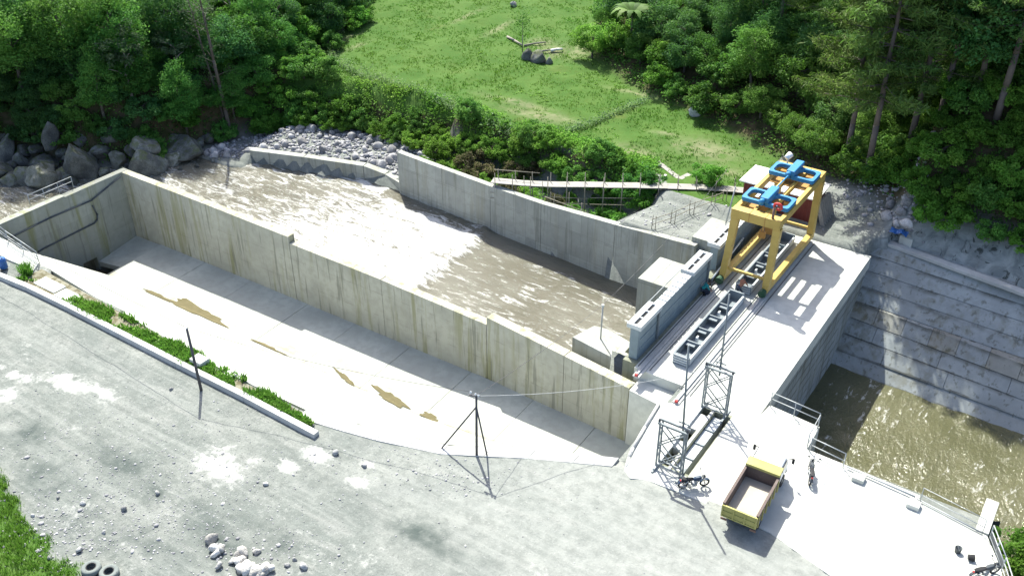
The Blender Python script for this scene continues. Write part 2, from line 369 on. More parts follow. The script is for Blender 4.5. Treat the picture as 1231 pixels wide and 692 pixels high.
def atg(px, py):                                        # point of the ground seen at a pixel
    z = 0.
    for _ in range(25):
        p = at(px, py, z); z = z+.5*(gz(p.x, p.y)-z)
    return at(px, py, z)

MEADOW = [(-81,73.5),(-83.5,87),(-95,108),(-98,150),(-71,150),(-64,116),(-57.5,99.5),(-46,92.3),(-36,88.6),(-28,85),(-24,80.5),(-26,77.2),(-34,75.2),(-45,75.5),(-58,77.5),(-70,76.5)]
def m_grass(u, v):
    w = 1.5*(fbm(u*.5, v*.5, 3, 21)-.5)
    g = inpoly(u+w, v+w, MEADOW)*1.
    g = np.maximum(g, sstep(18.2, 16.4, v+2.2*w+(u+45)*.2)*(u < -34))
    g = np.maximum(g, (v > 72.5)*(u < -25.5)*(bankd(u, v) > 3.2))
    return g
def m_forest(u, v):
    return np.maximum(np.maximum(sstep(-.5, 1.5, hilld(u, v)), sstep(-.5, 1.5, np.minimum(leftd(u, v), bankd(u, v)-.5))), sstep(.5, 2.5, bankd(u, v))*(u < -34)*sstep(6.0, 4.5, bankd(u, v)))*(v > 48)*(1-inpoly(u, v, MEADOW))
def m_white(u, v):
    n = fbm(u*.33+7, v*.5, 4, 31); base = sstep(.66, .80, n)*.45
    for (px, py, a, b) in [(272,556,2.4,1.7),(82,458,2.2,1.0),(118,472,1.8,.8),(0,474,1.5,1.2),(380,546,1.2,.8),(430,578,1,.6),(440,560,.8,.4),(20,448,2.0,.8),(345,560,1,.6)]:
        p = at(px, py); e = ((u-p.x)/a)**2+((v-p.y)/b)**2
        base = np.maximum(base, 1.15*np.exp(-e)*sstep(.3, .55, fbm(u*.9, v*.9, 4, 41)))
    return base*(v < 39)
def m_dark(u, v):
    r = np.zeros(np.shape(u))
    for (px, py, a, b) in [(235,622,3.6,.9),(225,612,2.0,.5),(205,600,2.5,.9),(265,650,2.2,.8),(310,640,2,.5),(150,560,3,.8),(60,580,2.5,1.4),(110,640,2.5,1.2),(30,520,2.,1.2),(180,655,2,.7),(500,640,4,.9),(330,650,1.5,.8)]:
        p = at(px, py); r = np.maximum(r, np.exp(-((u-p.x)/a)**2-((v-p.y)/b)**2))
    return r*sstep(.2, .6, fbm(u*.6, v*.6, 4, 51))*(v < 39)
def m_rock(u, v): return (u > -13.8)*(v > canal_top(u)-.8)*sstep(4.2, 2.8, (v-canal_top(u))+1.6*(fbm(u*.4, v*.4, 3, 5)-.5))
n = NT('ground_surface'); fine = n.noise(9, 6); mid = n.noise(1.4, 5); big = n.noise(.22, 4); peb = n.vor(5.5); peb2 = n.vor(2.2)
gr = n.mix(n.ramp(big, .35, .65), (.145,.160,.148), (.195,.206,.19)); gr = n.mix(n.ramp(mid, .4, .65, 0, .6), gr, (.12,.132,.122))
gr = n.mix(n.ramp(n.noise(.8, 5, n.mapv(n.pos, (.35, 1.6, 1), (0,0,R(-8)))), .52, .68, 0, .55), gr, (.24,.245,.23))
gr = n.mix(n.ramp(peb, .05, .28, .4, 0), gr, (.33,.33,.315)); gr = n.mix(n.ramp(fine, .5, .72, 0, .6), gr, (.10,.105,.10))
trk = n.noise(1.0, 6, n.mapv(n.pos, (.07, 1.5, 1), (0,0,R(-5))), .62, .6); gr = n.mix(n.ramp(trk, .50, .66, 0, .36), gr, (.265,.275,.258)); gr = n.mix(n.ramp(trk, .44, .32, 0, .4), gr, (.105,.117,.108))
spk = n.noise(3.6, 3, None, .8); gr = n.mix(n.ramp(spk, .56, .70, 0, .55), gr, (.29,.295,.28)); gr = n.mix(n.ramp(spk, .44, .30, 0, .6), gr, (.085,.095,.088))
gr = n.mix(n.math('MULTIPLY', n.attr('dust'), n.ramp(mid, .25, .7, 1., .45)), gr, (.30,.31,.292))
gr = n.mix(n.math('MULTIPLY', n.attr('dark'), n.ramp(mid, .3, .6, .55, 1.)), gr, (.06,.075,.07))
gr = n.mix(n.math('MULTIPLY', n.ramp(n.math('ADD', n.attr('white'), n.math('MULTIPLY', n.math('SUBTRACT', n.noise(2.2, 9, None, .75), .5), 2.2)), .30, 1.05), .85), gr, (.44,.44,.42))
gs = n.mix(n.ramp(n.noise(.30, 5), .35, .65), (.044,.102,.018), (.064,.124,.026)); gs = n.mix(n.ramp(n.noise(2.2, 5), .45, .68, 0, .55), gs, (.055,.098,.016))
gs = n.mix(n.ramp(n.noise(.12, 4), .58, .74, 0, .35), gs, (.15,.14,.05)); gs = n.mix(n.ramp(n.noise(6, 4), .50, .7, 0, .6), gs, (.05,.08,.014))
gs = n.mix(n.math('MULTIPLY', n.attr('bare'), n.ramp(mid, .3, .55)), gs, (.27,.235,.165))
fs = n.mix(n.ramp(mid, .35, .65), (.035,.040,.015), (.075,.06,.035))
c = n.mix(n.ramp(n.math('ADD', n.attr('grass'), n.math('MULTIPLY', n.math('SUBTRACT', fine, .5), .5)), .35, .65), gr, gs)
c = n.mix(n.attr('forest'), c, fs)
rk = n.mix(n.ramp(n.noise(.8, 6, None, .6, 1.), .35, .65), (.15,.168,.168), (.27,.292,.285)); rk = n.mix(n.ramp(n.noise(.9, 6, n.mapv(n.pos, (1, .5, .5)), .7, 2.), .55, .62, 0, .85), rk, (.03,.035,.03))
c = n.mix(n.attr('rock'), c, rk)
n.bump(n.math('ADD', n.math('ADD', fine, n.math('MULTIPLY', peb, -.35)), n.math('MULTIPLY', mid, 2.0)), .5, .05)
M['ground'] = n.fin(c, .95, .12)
def m_bare(u, v):
    r = np.zeros(np.shape(u))
    for (px, py, a, b) in [(640,138,3.5,.7),(670,140,3,.6),(620,122,4,.6),(815,175,.9,.6),(800,160,1.5,.4),(665,62,1.6,2.2),(700,60,1.5,3),(650,52,1.5,1.5),(765,112,3,.5),(560,20,.4,3),(600,35,.5,3),(430,55,.4,2),(418,45,.5,2.5),(690,180,3,.5),(850,180,3,2.),(870,205,2,1.),(765,185,2.5,1.2)]:
        p = atg(px, py); r = np.maximum(r, .5*np.exp(-((u-p.x)/a)**2-((v-p.y)/b)**2))
    return r
xs = np.concatenate([np.linspace(-900,-145,26), np.arange(-140,8,.5), np.linspace(9,16,12), np.linspace(20,600,24)])
ys = np.concatenate([np.linspace(-300,4,14), np.arange(8,132,.5), np.linspace(134,170,22), np.linspace(180,900,24)])
g = gridmesh('ground', xs, ys, ground, M['ground'], {'grass': m_grass, 'forest': m_forest, 'white': m_white, 'dark': m_dark, 'rock': m_rock, 'bare': m_bare, 'dust': lambda u, v: .6*sstep(-42, -14, u)*sstep(22, 33, v)*(v < 40)})
tag(g, kind='structure')

# ------------------------------------------------------------------ water
def foam_glint_f(u, v):
    jump = sstep(-45.6, -47.2, u+1.6*(fbm(v*.6, u*0, 3, 3)-.5)); decay = sstep(-74, -50, u+.25*(v-58))
    left = .37+.35*(fbm(u*.12, v*.2, 3, 7)-.5)
    f = jump*(left+.42*decay)+(1-jump)*(.31+.26*sstep(60, 49, v)*sstep(-36, -44, u)+.12*sstep(52, 48, v))  # foam at the jump; on the smooth water it also paints sun sparkle
    return np.clip(f-(.5*sstep(2.5, .5, rwall(u)-v))*(u > -60), 0, 1)  # cut back along the river wall to paint in its shadow
def river_z(u, v):
    j = sstep(-45.4, -47.4, u+1.6*(fbm(v*.6, u*0, 3, 3)-.5)); fo = foam_glint_f(u, v)
    w = (fbm(u*.55, v*.8, 4, 61)-.5)*.75+(fbm(u*1.7, v*2.3, 3, 71)-.5)*.35
    w2 = (fbm(u*.5+v*.25, v*1.2, 3, 81)-.5)*.14
    return -5.72+.20*j+w*j*(.45+.45*fo)+w2*(1-j)+.12*np.exp(-((u+47.2)/.7)**2)*j
n = NT('river_water'); fo = n.attr('foam_glint')
fv = n.mapv(n.pos, (.30, 1.25, 1), (0, 0, R(4))); f1 = n.noise(.95, 9, fv, .66, 1.6); f2 = n.noise(5.0, 6, n.mapv(n.pos, (.5, 1.5, 1)), .6, .8)
fm = n.math('ADD', fo, n.math('ADD', n.math('MULTIPLY', n.math('SUBTRACT', f1, .5), 2.0), n.math('MULTIPLY', n.math('SUBTRACT', f2, .5), .95)))
c = n.mix(n.ramp(n.noise(.15, 3), .35, .65), (.135,.128,.094), (.175,.168,.132)); c = n.mix(n.ramp(n.noise(.9, 7, fv, .7, 1.2), .40, .66, 0, .22), c, (.09,.08,.055)); c = n.mix(n.ramp(fm, .36, .80, 0, .92), c, (.62,.62,.60))
n.bump(n.math('ADD', f1, n.math('MULTIPLY', f2, .75)), .9, .26)
M['river'] = n.fin(c, n.ramp(fm, .4, .8, .14, .6), .35)
o = gridmesh('river_water', np.arange(-150,-22.4,.3), np.arange(20,75,.3), river_z, M['river'], {'foam_glint': foam_glint_f}, lambda X, Y: ((Y > 48.65) | (X < -76.9)) & ((X < -26) | (Y > 48.3))); tag(o, kind='structure')
n = NT('canal_water'); wv = n.mapv(n.pos, (1.5, .55, 1), (0,0,R(62))); w1 = n.noise(1.1, 6, wv, .6, .6); w2 = n.noise(3.6, 5, n.mapv(n.pos, (1.2,.7,1), (0,0,R(50))), .6, .3)
big = n.noise(.16, 3); fm = n.math('ADD', n.math('MULTIPLY', w1, 1.0), n.math('ADD', n.math('MULTIPLY', w2, .45), n.math('MULTIPLY', big, .35)))
c = n.mix(n.ramp(big, .35, .65), (.080,.080,.040), (.104,.102,.056)); c = n.mix(n.ramp(fm, 1.0, 1.18, 0, .8), c, (.55,.55,.52))  # pale streaks paint sun glints into the colour, with some thin foam
n.bump(n.math('ADD', w1, n.math('MULTIPLY', w2, .6)), .6, .25); M['canal'] = n.fin(c, n.ramp(fm, .95, 1.15, .12, .4), .5)
o = gridmesh('canal_water', np.arange(-26,60,.4), np.arange(44,76,.4), lambda u, v: -7.3+.22*(fbm(u*.7, v*.7, 4, 91)-.5), M['canal']); tag(o, kind='structure')

# ------------------------------------------------------------------ concrete walls
def wallseg(b, p0, p1, z0, z1a, z1b, t, side=1, nseg=1):
    """vertical wall with its visible face on p0-p1 (plan) and thickness t behind it (left of the direction)"""
    p0, p1 = Vector(p0), Vector(p1); d = (p1-p0).normalized(); nrm = Vector((-d.y, d.x))*t*side
    q = [p0, p1, p1+nrm, p0+nrm]
    if side < 0: q = q[::-1]
    zt = [z1a, z1b, z1b, z1a] if side > 0 else [z1a, z1b, z1b, z1a]
    b.hexa([(p.x, p.y, z0) for p in q], [(p.x, p.y, z) for p, z in zip(q, zt)]); return b
dv = thing('divider_wall', (-48, 48.1, -6.5), 'long stained concrete wall between the dry basin and the river', 'wall')
segs = [((-75.8,48.1),(-65.2,48.1),0,0),((-65.17,48.1),(-54.5,48.1),0,-.12),((-54.45,48.12),(-44.6,48.12),-.72,-.82),((-44.57,48.12),(-34.5,48.1),-.84,-1.18),((-34.45,48.09),(-27.4,47.4),-.5,-.66),((-27.37,47.4),(-22.0,46.85),-.67,-.78)]
for i, (a, b, za, zb) in enumerate(segs):
    q = MB(); wallseg(q, a, b, -9.5, za, zb, .72 if i < 4 else .8); s_ = q.build('wall_section', M['wall_divider'], dv, bevel=.03)
# back wall with an outlet opening
bk = thing('back_wall', (-75.8, 41, -7.5), 'concrete end wall of the basin with a low outlet opening', 'wall')
q = MB(); q.box(-76.5,-75.83,43.6,48.85,-9.5,-.0); q.build('wall_section', M['wall_back'], bk, bevel=.03)
q = MB(); q.box(-76.5,-75.80,42.1,43.597,-6.9,-.003); q.build('wall_section', M['wall_back'], bk, bevel=.0)
q = MB(); q.box(-76.5,-75.78,33.5,42.097,-9.5,.12); q.build('wall_section', M['wall_back'], bk, bevel=.03)
hose = thing('drain_hose', (-75.6, 42, -2), 'dark looping hose fixed across the grey end wall', 'hose')
for pts in ([(0,292),(60,262),(110,241),(128,226),(145,212)], [(45,310),(46,303),(50,300),(84,283),(114,268),(117,264),(117,258),(111,247)]):
    P = [onplane(x, y, 0, -75.7) for x, y in pts]; q = MB(); q.path(P, .07, 6); q.build('hose_length', M['darksteel'], hose, True)
# river wall
rw = thing('river_wall', (-42, 66, -5.5), 'tall curved-topped concrete wall lining the far river bank', 'wall')
def rp(u): return (u, rwall(u))
for u0, u1, a, b in [(-58.75,-52.9,-.95,-.97),(-52.87,-46.9,-.97,-.97),(-46.87,-41.0,-.97,-.86),(-40.97,-33.2,-.86,-.30),(-33.17,-25.6,-.30,.36)]:
    q = MB(); wallseg(q, rp(u0), rp(u1), -8.4, a, b, .62); q.build('wall_section', M['wall_river'], rw, bevel=.03)
lw = thing('low_river_wall', (-66, 66.5, -5.5), 'low weathered concrete wall holding back the river cobbles', 'wall')
LWP = [(-76.6,64.0),(-70.5,65.9),(-63.8,67.7),(-61.2,68.0),(-58.78,67.6)]; LWZ = [-4.05,-4.0,-3.95,-4.3,-4.55]
for k in range(4):
    q = MB(); a, b = Vector(LWP[k]), Vector(LWP[k+1]); wallseg(q, a, b-(b-a)*.004, -8, LWZ[k], LWZ[k+1], .85); q.build('wall_section', M['wall_river'], lw, bevel=.06)
# basin floor slabs, sloped side, drain channel
def slab(b, quad, t=.5):
    top = [Vector(p) for p in quad]; b.hexa([p-Vector((0,0,t)) for p in top], top); return b
fl = bpy.data.objects.new('basin_floor', None); COL.objects.link(fl); fl.location = (-48, 45, -6.5); tag(fl, kind='structure')
us = [-72.2,-66,-60,-53.2,-47.8,-42,-36,-30,-24.5,-18.9]
def fz(u): return float(np.interp(u, [-75.8,-72,-60,-34,-19], [-6.7,-6.55,-6.35,-6.2,-5.2]))
def fv_(u): return 48.1 if u < -34 else 48.1-(u+34)*.1
def nearv(u): return float(np.interp(u, [-77,-69,-58,-46,-37,-32,-28,-23.4,-18.9], [34.6,34.2,33.3,32.6,32.5,33.6,34.8,37.4,39.6]))
for a, b in zip(us[:-1], us[1:]):
    a2, b2 = a+.02, b-.02; dz = random.uniform(-.012, .012)
    ev = lambda u_: float(np.interp(u_, [-34,-24], [42.0,43.2]))
    q = MB(); slab(q, [(a2,ev(a),fz(a)-.15+dz),(b2,ev(b),fz(b)-.15+dz),(b2,fv_(b)+.05,fz(b)+dz),(a2,fv_(a)+.05,fz(a)+dz)]); q.build('floor_slab', M['floor'], fl)
    va, vb = nearv(a), nearv(b); q = MB()
    e = ev(a)-.02, ev(b)-.02
    slab(q, [(a2,va,-.03),(b2,vb,-.03),(b2,e[1],fz(b)-.16+dz),(a2,e[0],fz(a)-.16+dz)]); q.build('side_slab', M['floor'], fl)
q = MB(); slab(q, [(-75.9,43.7,-7.45),(-72.22,43.7,-6.9),(-72.22,48.2,-6.62),(-75.9,48.2,-6.75)]); q.build('floor_slab', M['floor'], fl)
q = MB(); slab(q, [(-75.9,42.0,-8.3),(-70.9,42.0,-8.0),(-70.9,43.68,-8.0),(-75.9,43.68,-8.3)]); n_ = NT('wet_mud'); M['mud'] = n_.fin(n_.mix(n_.noise(2.), (.05,.035,.022), (.10,.075,.05)), .25, .5); q.build('drain_channel', M['mud'], fl)
q = MB(); slab(q, [(-75.9,36.5,-6.6),(-72.22,35.5,-6.4),(-72.22,41.98,-6.75),(-75.9,41.98,-7.4)]); q.build('side_slab', M['floor'], fl)
q = MB(); slab(q, [(-76.4,34.4,-.04),(-72.22,nearv(-72.2),-.03),(-72.22,35.48,-6.4),(-75.9,36.48,-6.6)]); q.build('side_slab', M['floor'], fl)
n = NT('puddle_silt'); pz = n.noise(1.5, 4); M['puddle'] = n.fin(n.mix(pz, (.10,.088,.045), (.17,.148,.085)), .9, .08)
def blob(px, py, a, b, ang, z, seed, m, name, label, cat, zoff=.015, kind=None):
    p = at(px, py, z); N = 40; vs = []; rr = random.Random(seed); ph = [rr.uniform(0, 6.28) for _ in range(5)]
    for i in range(N):
        t = 2*math.pi*i/N; r = 1+.18*math.sin(3*t+ph[0])+.14*math.sin(5*t+ph[1])+.10*math.sin(9*t+ph[2])+.07*math.sin(14*t+ph[3])
        x, y = a*r*math.cos(t), b*r*math.sin(t); u, v = p.x+x*math.cos(ang)-y*math.sin(ang), p.y+x*math.sin(ang)+y*math.cos(ang)
        vs.append((u, v))
    return vs, p
def basin_z(u, v):
    za = fz(u)-.15
    return za+(v-42.)/6.1*.15 if v > 42 else za+(42-v)/(42-nearv(u))*(-za-.03)
for k, (px, py, a, b, ang) in enumerate([(235,373,3.3,.62,-.03),(322,418,1.9,.26,0.0),(415,455,1.4,.2,-.30),(470,480,1.8,.42,-.2),(518,503,.9,.3,-.1),(190,354,2.0,.2,.0)]):
    vs, p = blob(px, py, a, b, ang, -6.45, k+3, None, '', '', ''); q = MB()
    q.add([(u, v, basin_z(u, v)+.04) for u, v in vs]+[(p.x, p.y, basin_z(p.x, p.y)+.042)], [(i, (i+1) % 40, 40) for i in range(40)])
    o = q.build('puddle', M['puddle'], fl)
# rim of the basin towards the road
rim = bpy.data.objects.new('basin_rim', None); COL.objects.link(rim); rim.location = (-40, 33, 0); tag(rim, kind='structure')
RP = [(u, nearv(u)) for u in (-37.5,-34.5,-32,-30,-28,-25.7,-23.4,-21,-18.9)]
for (a, va), (b, vb) in zip(RP[:-1], RP[1:]):
    q = MB(); q.hexa([(a+.01,va-.75,-.6),(b-.01,vb-.75,-.6),(b-.01,vb+.1,-.6),(a+.01,va+.1,-.6)], [(a+.01,va-.75,.06),(b-.01,vb-.75,.06),(b-.01,vb+.1,.10),(a+.01,va+.1,.10)]); q.build('rim_slab', M['kerb'], rim, bevel=.03)

# ------------------------------------------------------------------ deck of the barrage
dk = bpy.data.objects.new('barrage_deck', None); COL.objects.link(dk); dk.location = (-18, 58, 0); tag(dk, kind='structure')
def dbox(x0, x1, y0, y1, z0, z1, m='deck', name='deck_slab', bev=.025):
    q = MB(); q.box(x0, x1, y0, y1, z0, z1); return q.build(name, M[m], dk, bevel=bev)
dbox(-22.35,-13.45,48.14,60.0,-1.1,.0); dbox(-22.35,-13.45,60.006,71.6,-1.1,.0)
q = MB(); q.prism([(-21.9,46.7),(-19.6,46.4),(-18.6,46.4),(-18.6,48.13),(-21.9,48.13)], -7.6, -.78); q.build('ledge', M['deck'], dk, bevel=.03)
q = MB(); q.prism([(-19.35,45.7),(-18.66,40.4),(-18.2,39.0),(-17.6,38.6),(-16.72,39.0),(-16.72,48.13),(-18.59,48.13),(-18.59,46.2)], -6.8, .01); q.build('apron_slab', M['deck'], dk, bevel=.02)
q = MB(); q.prism([(-16.715,39.0),(-14.85,39.15),(-14.85,40.55),(-16.715,40.55)], -1.1, .012); q.build('apron_slab', M['deck'], dk, bevel=.02)
q = MB(); q.prism([(-16.715,47.1),(-14.85,47.1),(-14.85,48.13),(-16.715,48.13)], -1.1, .012); q.build('apron_slab', M['deck'], dk, bevel=.02)
q = MB(); q.prism([(-14.845,39.15),(-11,39.2),(-9.3,39.1),(-5.5,38.0),(-3.2,37.6),(-3.2,46.55),(-9.9,46.75),(-9.95,49.15),(-13.3,49.45),(-13.45,48.13),(-14.845,48.13)], -1.0, .008); q.build('apron_slab', M['deck'], dk, bevel=.02)
q = MB(); q.prism([(-3.195,37.6),(3.5,36.4),(1.75,43.4),(.62,45.45),(-3.195,46.15)], -1.0, .006); q.build('apron_slab', M['deck'], dk, bevel=.02)
q = MB(); q.box(-13.7,-9.95,46.7,49.1,-8.5,-1.01); q.box(-9.9,.6,45.2,46.2,-8.5,-1.01); q.build('canal_near_wall', M['wall_canal'], dk)
q = MB(); q.box(-22.3,-13.75,56.8,58.6,-9,-1.11); q.box(-22.3,-13.75,48.2,50.4,-9,-1.11); q.box(-22.3,-13.75,66.4,71.5,-9,-1.11); q.build('deck_pier', M['wall_canal'], dk)
q = MB(); q.box(-13.9,-13.6,49.2,71.6,-9,-1.11); q.build('downstream_face', M['wall_canal'], dk)
# gate pits by the lattice tower
for x0, x1, nm in [(-16.715,-16.15,''),(-15.95,-14.85,'')]:
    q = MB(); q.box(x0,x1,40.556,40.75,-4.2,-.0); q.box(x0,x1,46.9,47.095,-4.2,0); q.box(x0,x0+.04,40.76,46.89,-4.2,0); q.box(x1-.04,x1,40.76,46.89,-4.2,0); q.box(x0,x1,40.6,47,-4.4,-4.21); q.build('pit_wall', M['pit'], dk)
q = MB(); q.box(-16.145,-15.955,40.556,47.095,-4.2,.06); q.build('pit_beam', M['kerb'], dk, bevel=.02)
q = MB(); q.box(-16.71,-16.16,42.4,43.2,-.5,.03); q.box(-16.71,-16.16,44.6,46.2,-.5,.03); q.build('pit_beam', M['kerb'], dk, bevel=.02)
gp = thing('pit_gate', (-15.7, 43.8, -4), 'pale blue grey gate panel standing down in the slot under the lattice tower', 'gate')
q = MB(); q.box(-15.90,-15.28,40.95,46.7,-4.2,-.25); q.build('panel', M['gatelight'], gp, bevel=.02)
for y in (42.2,43.7,45.2): q = MB(); q.box(-15.9,-15.27,y,y+.08,-.26,-.16); q.build('lifting_bracket', M['stop'], gp)
# kerb edge over the basin
ke = thing('ledge_kerb', (-19,43,0), 'pale pipe-like concrete kerb along the basin end of the deck', 'kerb')
q = MB(); q.path([(-19.2,45.5,.10),(-18.9,43,.10),(-18.62,40.9,.10),(-18.45,40.1,.02),(-18.2,39.2,-.1)], .11, 8); q.build('kerb_length', M['kerb'], ke, True)
# long rails on the deck
for u_, lab, y0 in [(-21.75,'gantry rail close to the standing gates',47.2),(-18.35,'gantry rail along the middle of the deck',46.2)]:
    rl = thing('crane_rail', (u_, 58, 0), 'steel '+lab, 'rail', 'gantry crane rails')
    q = MB(); q.box(u_-.24,u_+.24,y0,71.2,.004,.10); q.build('plinth', M['kerb'], rl, bevel=.02)
    q = MB(); q.box(u_-.05,u_+.05,y0+.1,71.1,.10,.22); q.build('rail_bar', M['steel'], rl)
    q = MB(); q.box(u_-.46,u_-.41,y0+1.2,71,.006,.05); q.box(u_+.41,u_+.46,y0+1.2,71,.006,.05); q.build('guide_strip', M['darksteel'], rl)
    q = MB(); q.box(u_-.09,u_+.09,y0-.02,y0+.14,.1,.28); q.build('end_stop', M['red'], rl)
# gate slot sill and piers
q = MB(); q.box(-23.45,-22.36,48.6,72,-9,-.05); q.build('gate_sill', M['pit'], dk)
pr = thing('middle_pier', (-25.4, 59.7, -6), 'square concrete pier with a flat white top between the two gates', 'pier')
q = MB(); q.box(-27.2,-23.46,57.9,61.7,-8.4,.30); q.build('pier_body', M['wall_river'], pr, bevel=.04)
pr = thing('end_pier', (-25, 67.5, -6), 'concrete pier at the bank end of the standing gates', 'pier')
q = MB(); q.box(-26.2,-23.46,65.3,69.2,-8.4,.75); q.build('pier_body', M['wall_river'], pr, bevel=.04)
pr = thing('near_pier', (-25.4, 50.4, -6), 'low concrete pier beside the divider wall carrying a thin post', 'pier')
q = MB(); q.prism([(-28.2,49.9),(-22.7,49.0),(-22.7,50.2),(-24.2,50.4),(-24.2,51.6),(-26.5,52.2),(-27.6,52.0)], -8.4, -.85); q.build('pier_body', M['wall_river'], pr, bevel=.04)
q = MB(); q.prism([(-28.4,47.95),(-22.0,47.65),(-22.0,48.2),(-28.0,49.4)], -8.4, -1.9); q.build('pier_footing', M['wall_river'], pr)
po = thing('steel_post', (-26.0, 50.6, -.85), 'thin grey post standing on the low pier beside the river', 'post')
b0 = at(722,407,-.85); q = MB(); q.tube(b0, b0+Vector((.02,.0,2.75)), .06, .05, 8); q.build('shaft', M['steel'], po, True); q = MB(); q.tube(b0+Vector((.02,0,2.75)), b0+Vector((.02,0,2.95)), .10, .10, 8); q.build('cap', M['gatelight'], po)

# ------------------------------------------------------------------ standing gates
def gate(v0, v1, caps, label, top=2.55, light=True):
    gt = thing('standing_gate', (-23, v0, 0), label, 'gate', 'standing steel gates')
    q = MB(); q.box(-23.25,-22.62,v0,v1,-6,top-.16); q.build('panel', M['gate'], gt, bevel=.015)
    k = v0+.02
    while k < v1-.05:                                    # top cross plates
        e = min(k+.62, v1-.02)
        if not any(a-.1 < (k+e)/2 < b+.1 for a, b in caps): q = MB(); q.box(-23.27,-22.60,k+.06,e,top-.155,top-.06); q.build('top_plate', M['gatelight'], gt)
        k += .68
    for a, b in caps:
        q = MB(); q.box(-23.55,-22.50,a,b,top-.20,top-.02); q.box(-23.55,-23.16,a,b,top-.018,top+.14); q.box(-22.90,-22.50,a,b,top-.018,top+.14); q.box(-23.155,-22.905,a,a+.2,top-.018,top+.14); q.box(-23.155,-22.905,b-.2,b,top-.018,top+.14)
        L = (b-a-.4)/3
        for j in (1,2): q.box(-23.155,-22.905,a+.2+L*j-.06,a+.2+L*j+.06,top-.018,top+.12)
        o = q.build('end_cap', M['gatelight'], gt)
        for j in range(3): q = MB(); q.box(-23.15,-22.91,a+.21+L*j+.06,a+.19+L*(j+1)-.06,top-.016,top+.03); q.build('slot', M['black'], o)  # black inserts paint the dark inside the cap recesses
        q = MB(); y = b-.35; q.bar((-22.52,y,.1),(-22.52,y,top-.2),.10,.16); q.build('guide_strut', M['stop'], gt)
    q = MB(); q.path([(-23.5,v0+.3,top+.12),(-23.5,(v0+v1)/2,top+.16),(-23.5,v1-.3,top+.12)], .035, 6)
    q.build('grab_rail', M['steel'], gt, True)
    q = MB()
    for zz in (.7,1.5): q.box(-22.618,-22.58,v0+.3,v1-.3,zz,zz+.06)
    q.build('stiffener', M['gate'], gt)
gate(49.0, 60.55, [(49.0,52.2),(57.3,60.55)], 'blue grey steel gate standing nearest the dry basin')
gate(61.95, 72.0, [(61.95,65.1),(68.9,72.0)], 'blue grey steel gate standing behind the yellow crane', 2.55)
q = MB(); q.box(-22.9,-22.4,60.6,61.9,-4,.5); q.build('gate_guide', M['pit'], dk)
pp = thing('lifting_pipe', (-22.1,60.5,.5), 'pale pipe leaning beside the foot of the second gate', 'pipe')
q = MB(); q.tube((-22.2,60.3,.75),(-22.35,66.5,1.25),.07,.07,8); q.build('pipe_length', M['gatelight'], pp, True)
for a_, z_ in (((-22.2,60.3,0),.85),((-22.35,66.3,0),1.3)): q = MB(); q.tube(a_,(a_[0],a_[1],z_),.05,.05,8); q.build('support', M['stop'], pp, True)

# ------------------------------------------------------------------ stoplog units on the deck
def stoplog(v0, v1, label):
    s = thing('stoplog_unit', (-19.85, v0, 0), label, 'stoplog', 'stoplog units lying on the deck')
    x0, x1 = -20.5, -19.3
    q = MB(); q.box(x0,x1,v0,v1,.006,.10); q.build('base_plate', M['stop'], s)
    q = MB(); q.box(x0,x0+.07,v0,v1,.102,.72); q.box(x0-.02,x0+.10,v0,v1,.722,.76); q.build('side_beam', M['stop'], s)
    q = MB(); q.box(x1-.07,x1,v0,v1,.102,.62); q.box(x1-.10,x1+.03,v0,v1,.622,.66); q.build('side_beam', M['gatelight'], s)
    n_ = 5; L = (v1-v0)/n_
    for k in range(1, n_):
        y = v0+L*k; q = MB(); q.box(x0+.075,x1-.075,y-.05,y+.05,.104,.70); q.box(x0+.075,x0+.8,y-.35,y-.052,.50,.56); q.build('diaphragm', M['stop'], s)
    for e, d in ((v0,-1),(v1,1)):
        ya, yb = sorted((e+d*.004, e+d*.12)); q = MB(); q.box(x0,x1,ya,yb,.0,.80); o = q.build('end_plate', M['stop'], s)
        for j in range(4):
            ya, yb = sorted((e+d*.122, e+d*.19)); q = MB(); q.box(x0+.02,x1-.02,ya,yb,.10+j*.19,.20+j*.19); q.build('slat', M['gatelight'], o)
    for k in (1,3):
        q = MB(); q.box(x0+.5,x0+.62,v0+L*k+.5,v0+L*k+.8,.1,.75); q.build('lifting_lug', M['gatelight'], s)
stoplog(50.25, 59.5, 'grey ribbed stoplog beam lying on the open deck near the tower')
stoplog(60.9, 70.0, 'grey ribbed stoplog beam lying under the yellow gantry crane')

# ------------------------------------------------------------------ gantry crane
gc = thing('gantry_crane', (-20.05, 65.8, 0), 'yellow gantry crane with two blue hoists standing on the deck rails', 'crane')
UL, UR, VF, VB, ZT = -21.75, -18.35, 61.35, 70.95, 6.2
for u_ in (UL, UR):
    q = MB(); q.box(u_-.22,u_+.22,VF-.3,VB+.3,.42,.92); bm_ = q.build('end_carriage', M['yellow'], gc, bevel=.03)
    for y in (VF-.05, VB+.05):
        q = MB(); q.tube((u_-.11,y,.42),(u_+.11,y,.42),.21,.21,14); q.build('wheel', M['darksteel'], gc)
    q = MB(); q.tube((u_-.05,VF-.75,.5),(u_-.05,VF-.3,.55),.30,.26,12); q.box(u_-.3,u_+.2,VF-.62,VF-.35,.25,.62); q.build('drive_motor', M['green'], gc, bevel=.02)
for u_ in (UL, UR):
    for y, tv in ((VF+.05,.62),(VB-.05,.25)):
        top = (UL+.12 if u_ == UL else UR-.05)
        r = lambda cx, cy, a, b, z: [(cx-a,cy-b,z),(cx+a,cy-b,z),(cx+a,cy+b,z),(cx-a,cy+b,z)]
        q = MB(); q.loft([r(u_,y,.26,.30,.925), r((u_*2+top)/3,y+tv*.3,.24,.26,2.5), r(top,y+tv,.30,.24,ZT-.75)]); q.build('leg', M['yellow'], gc, bevel=.02)
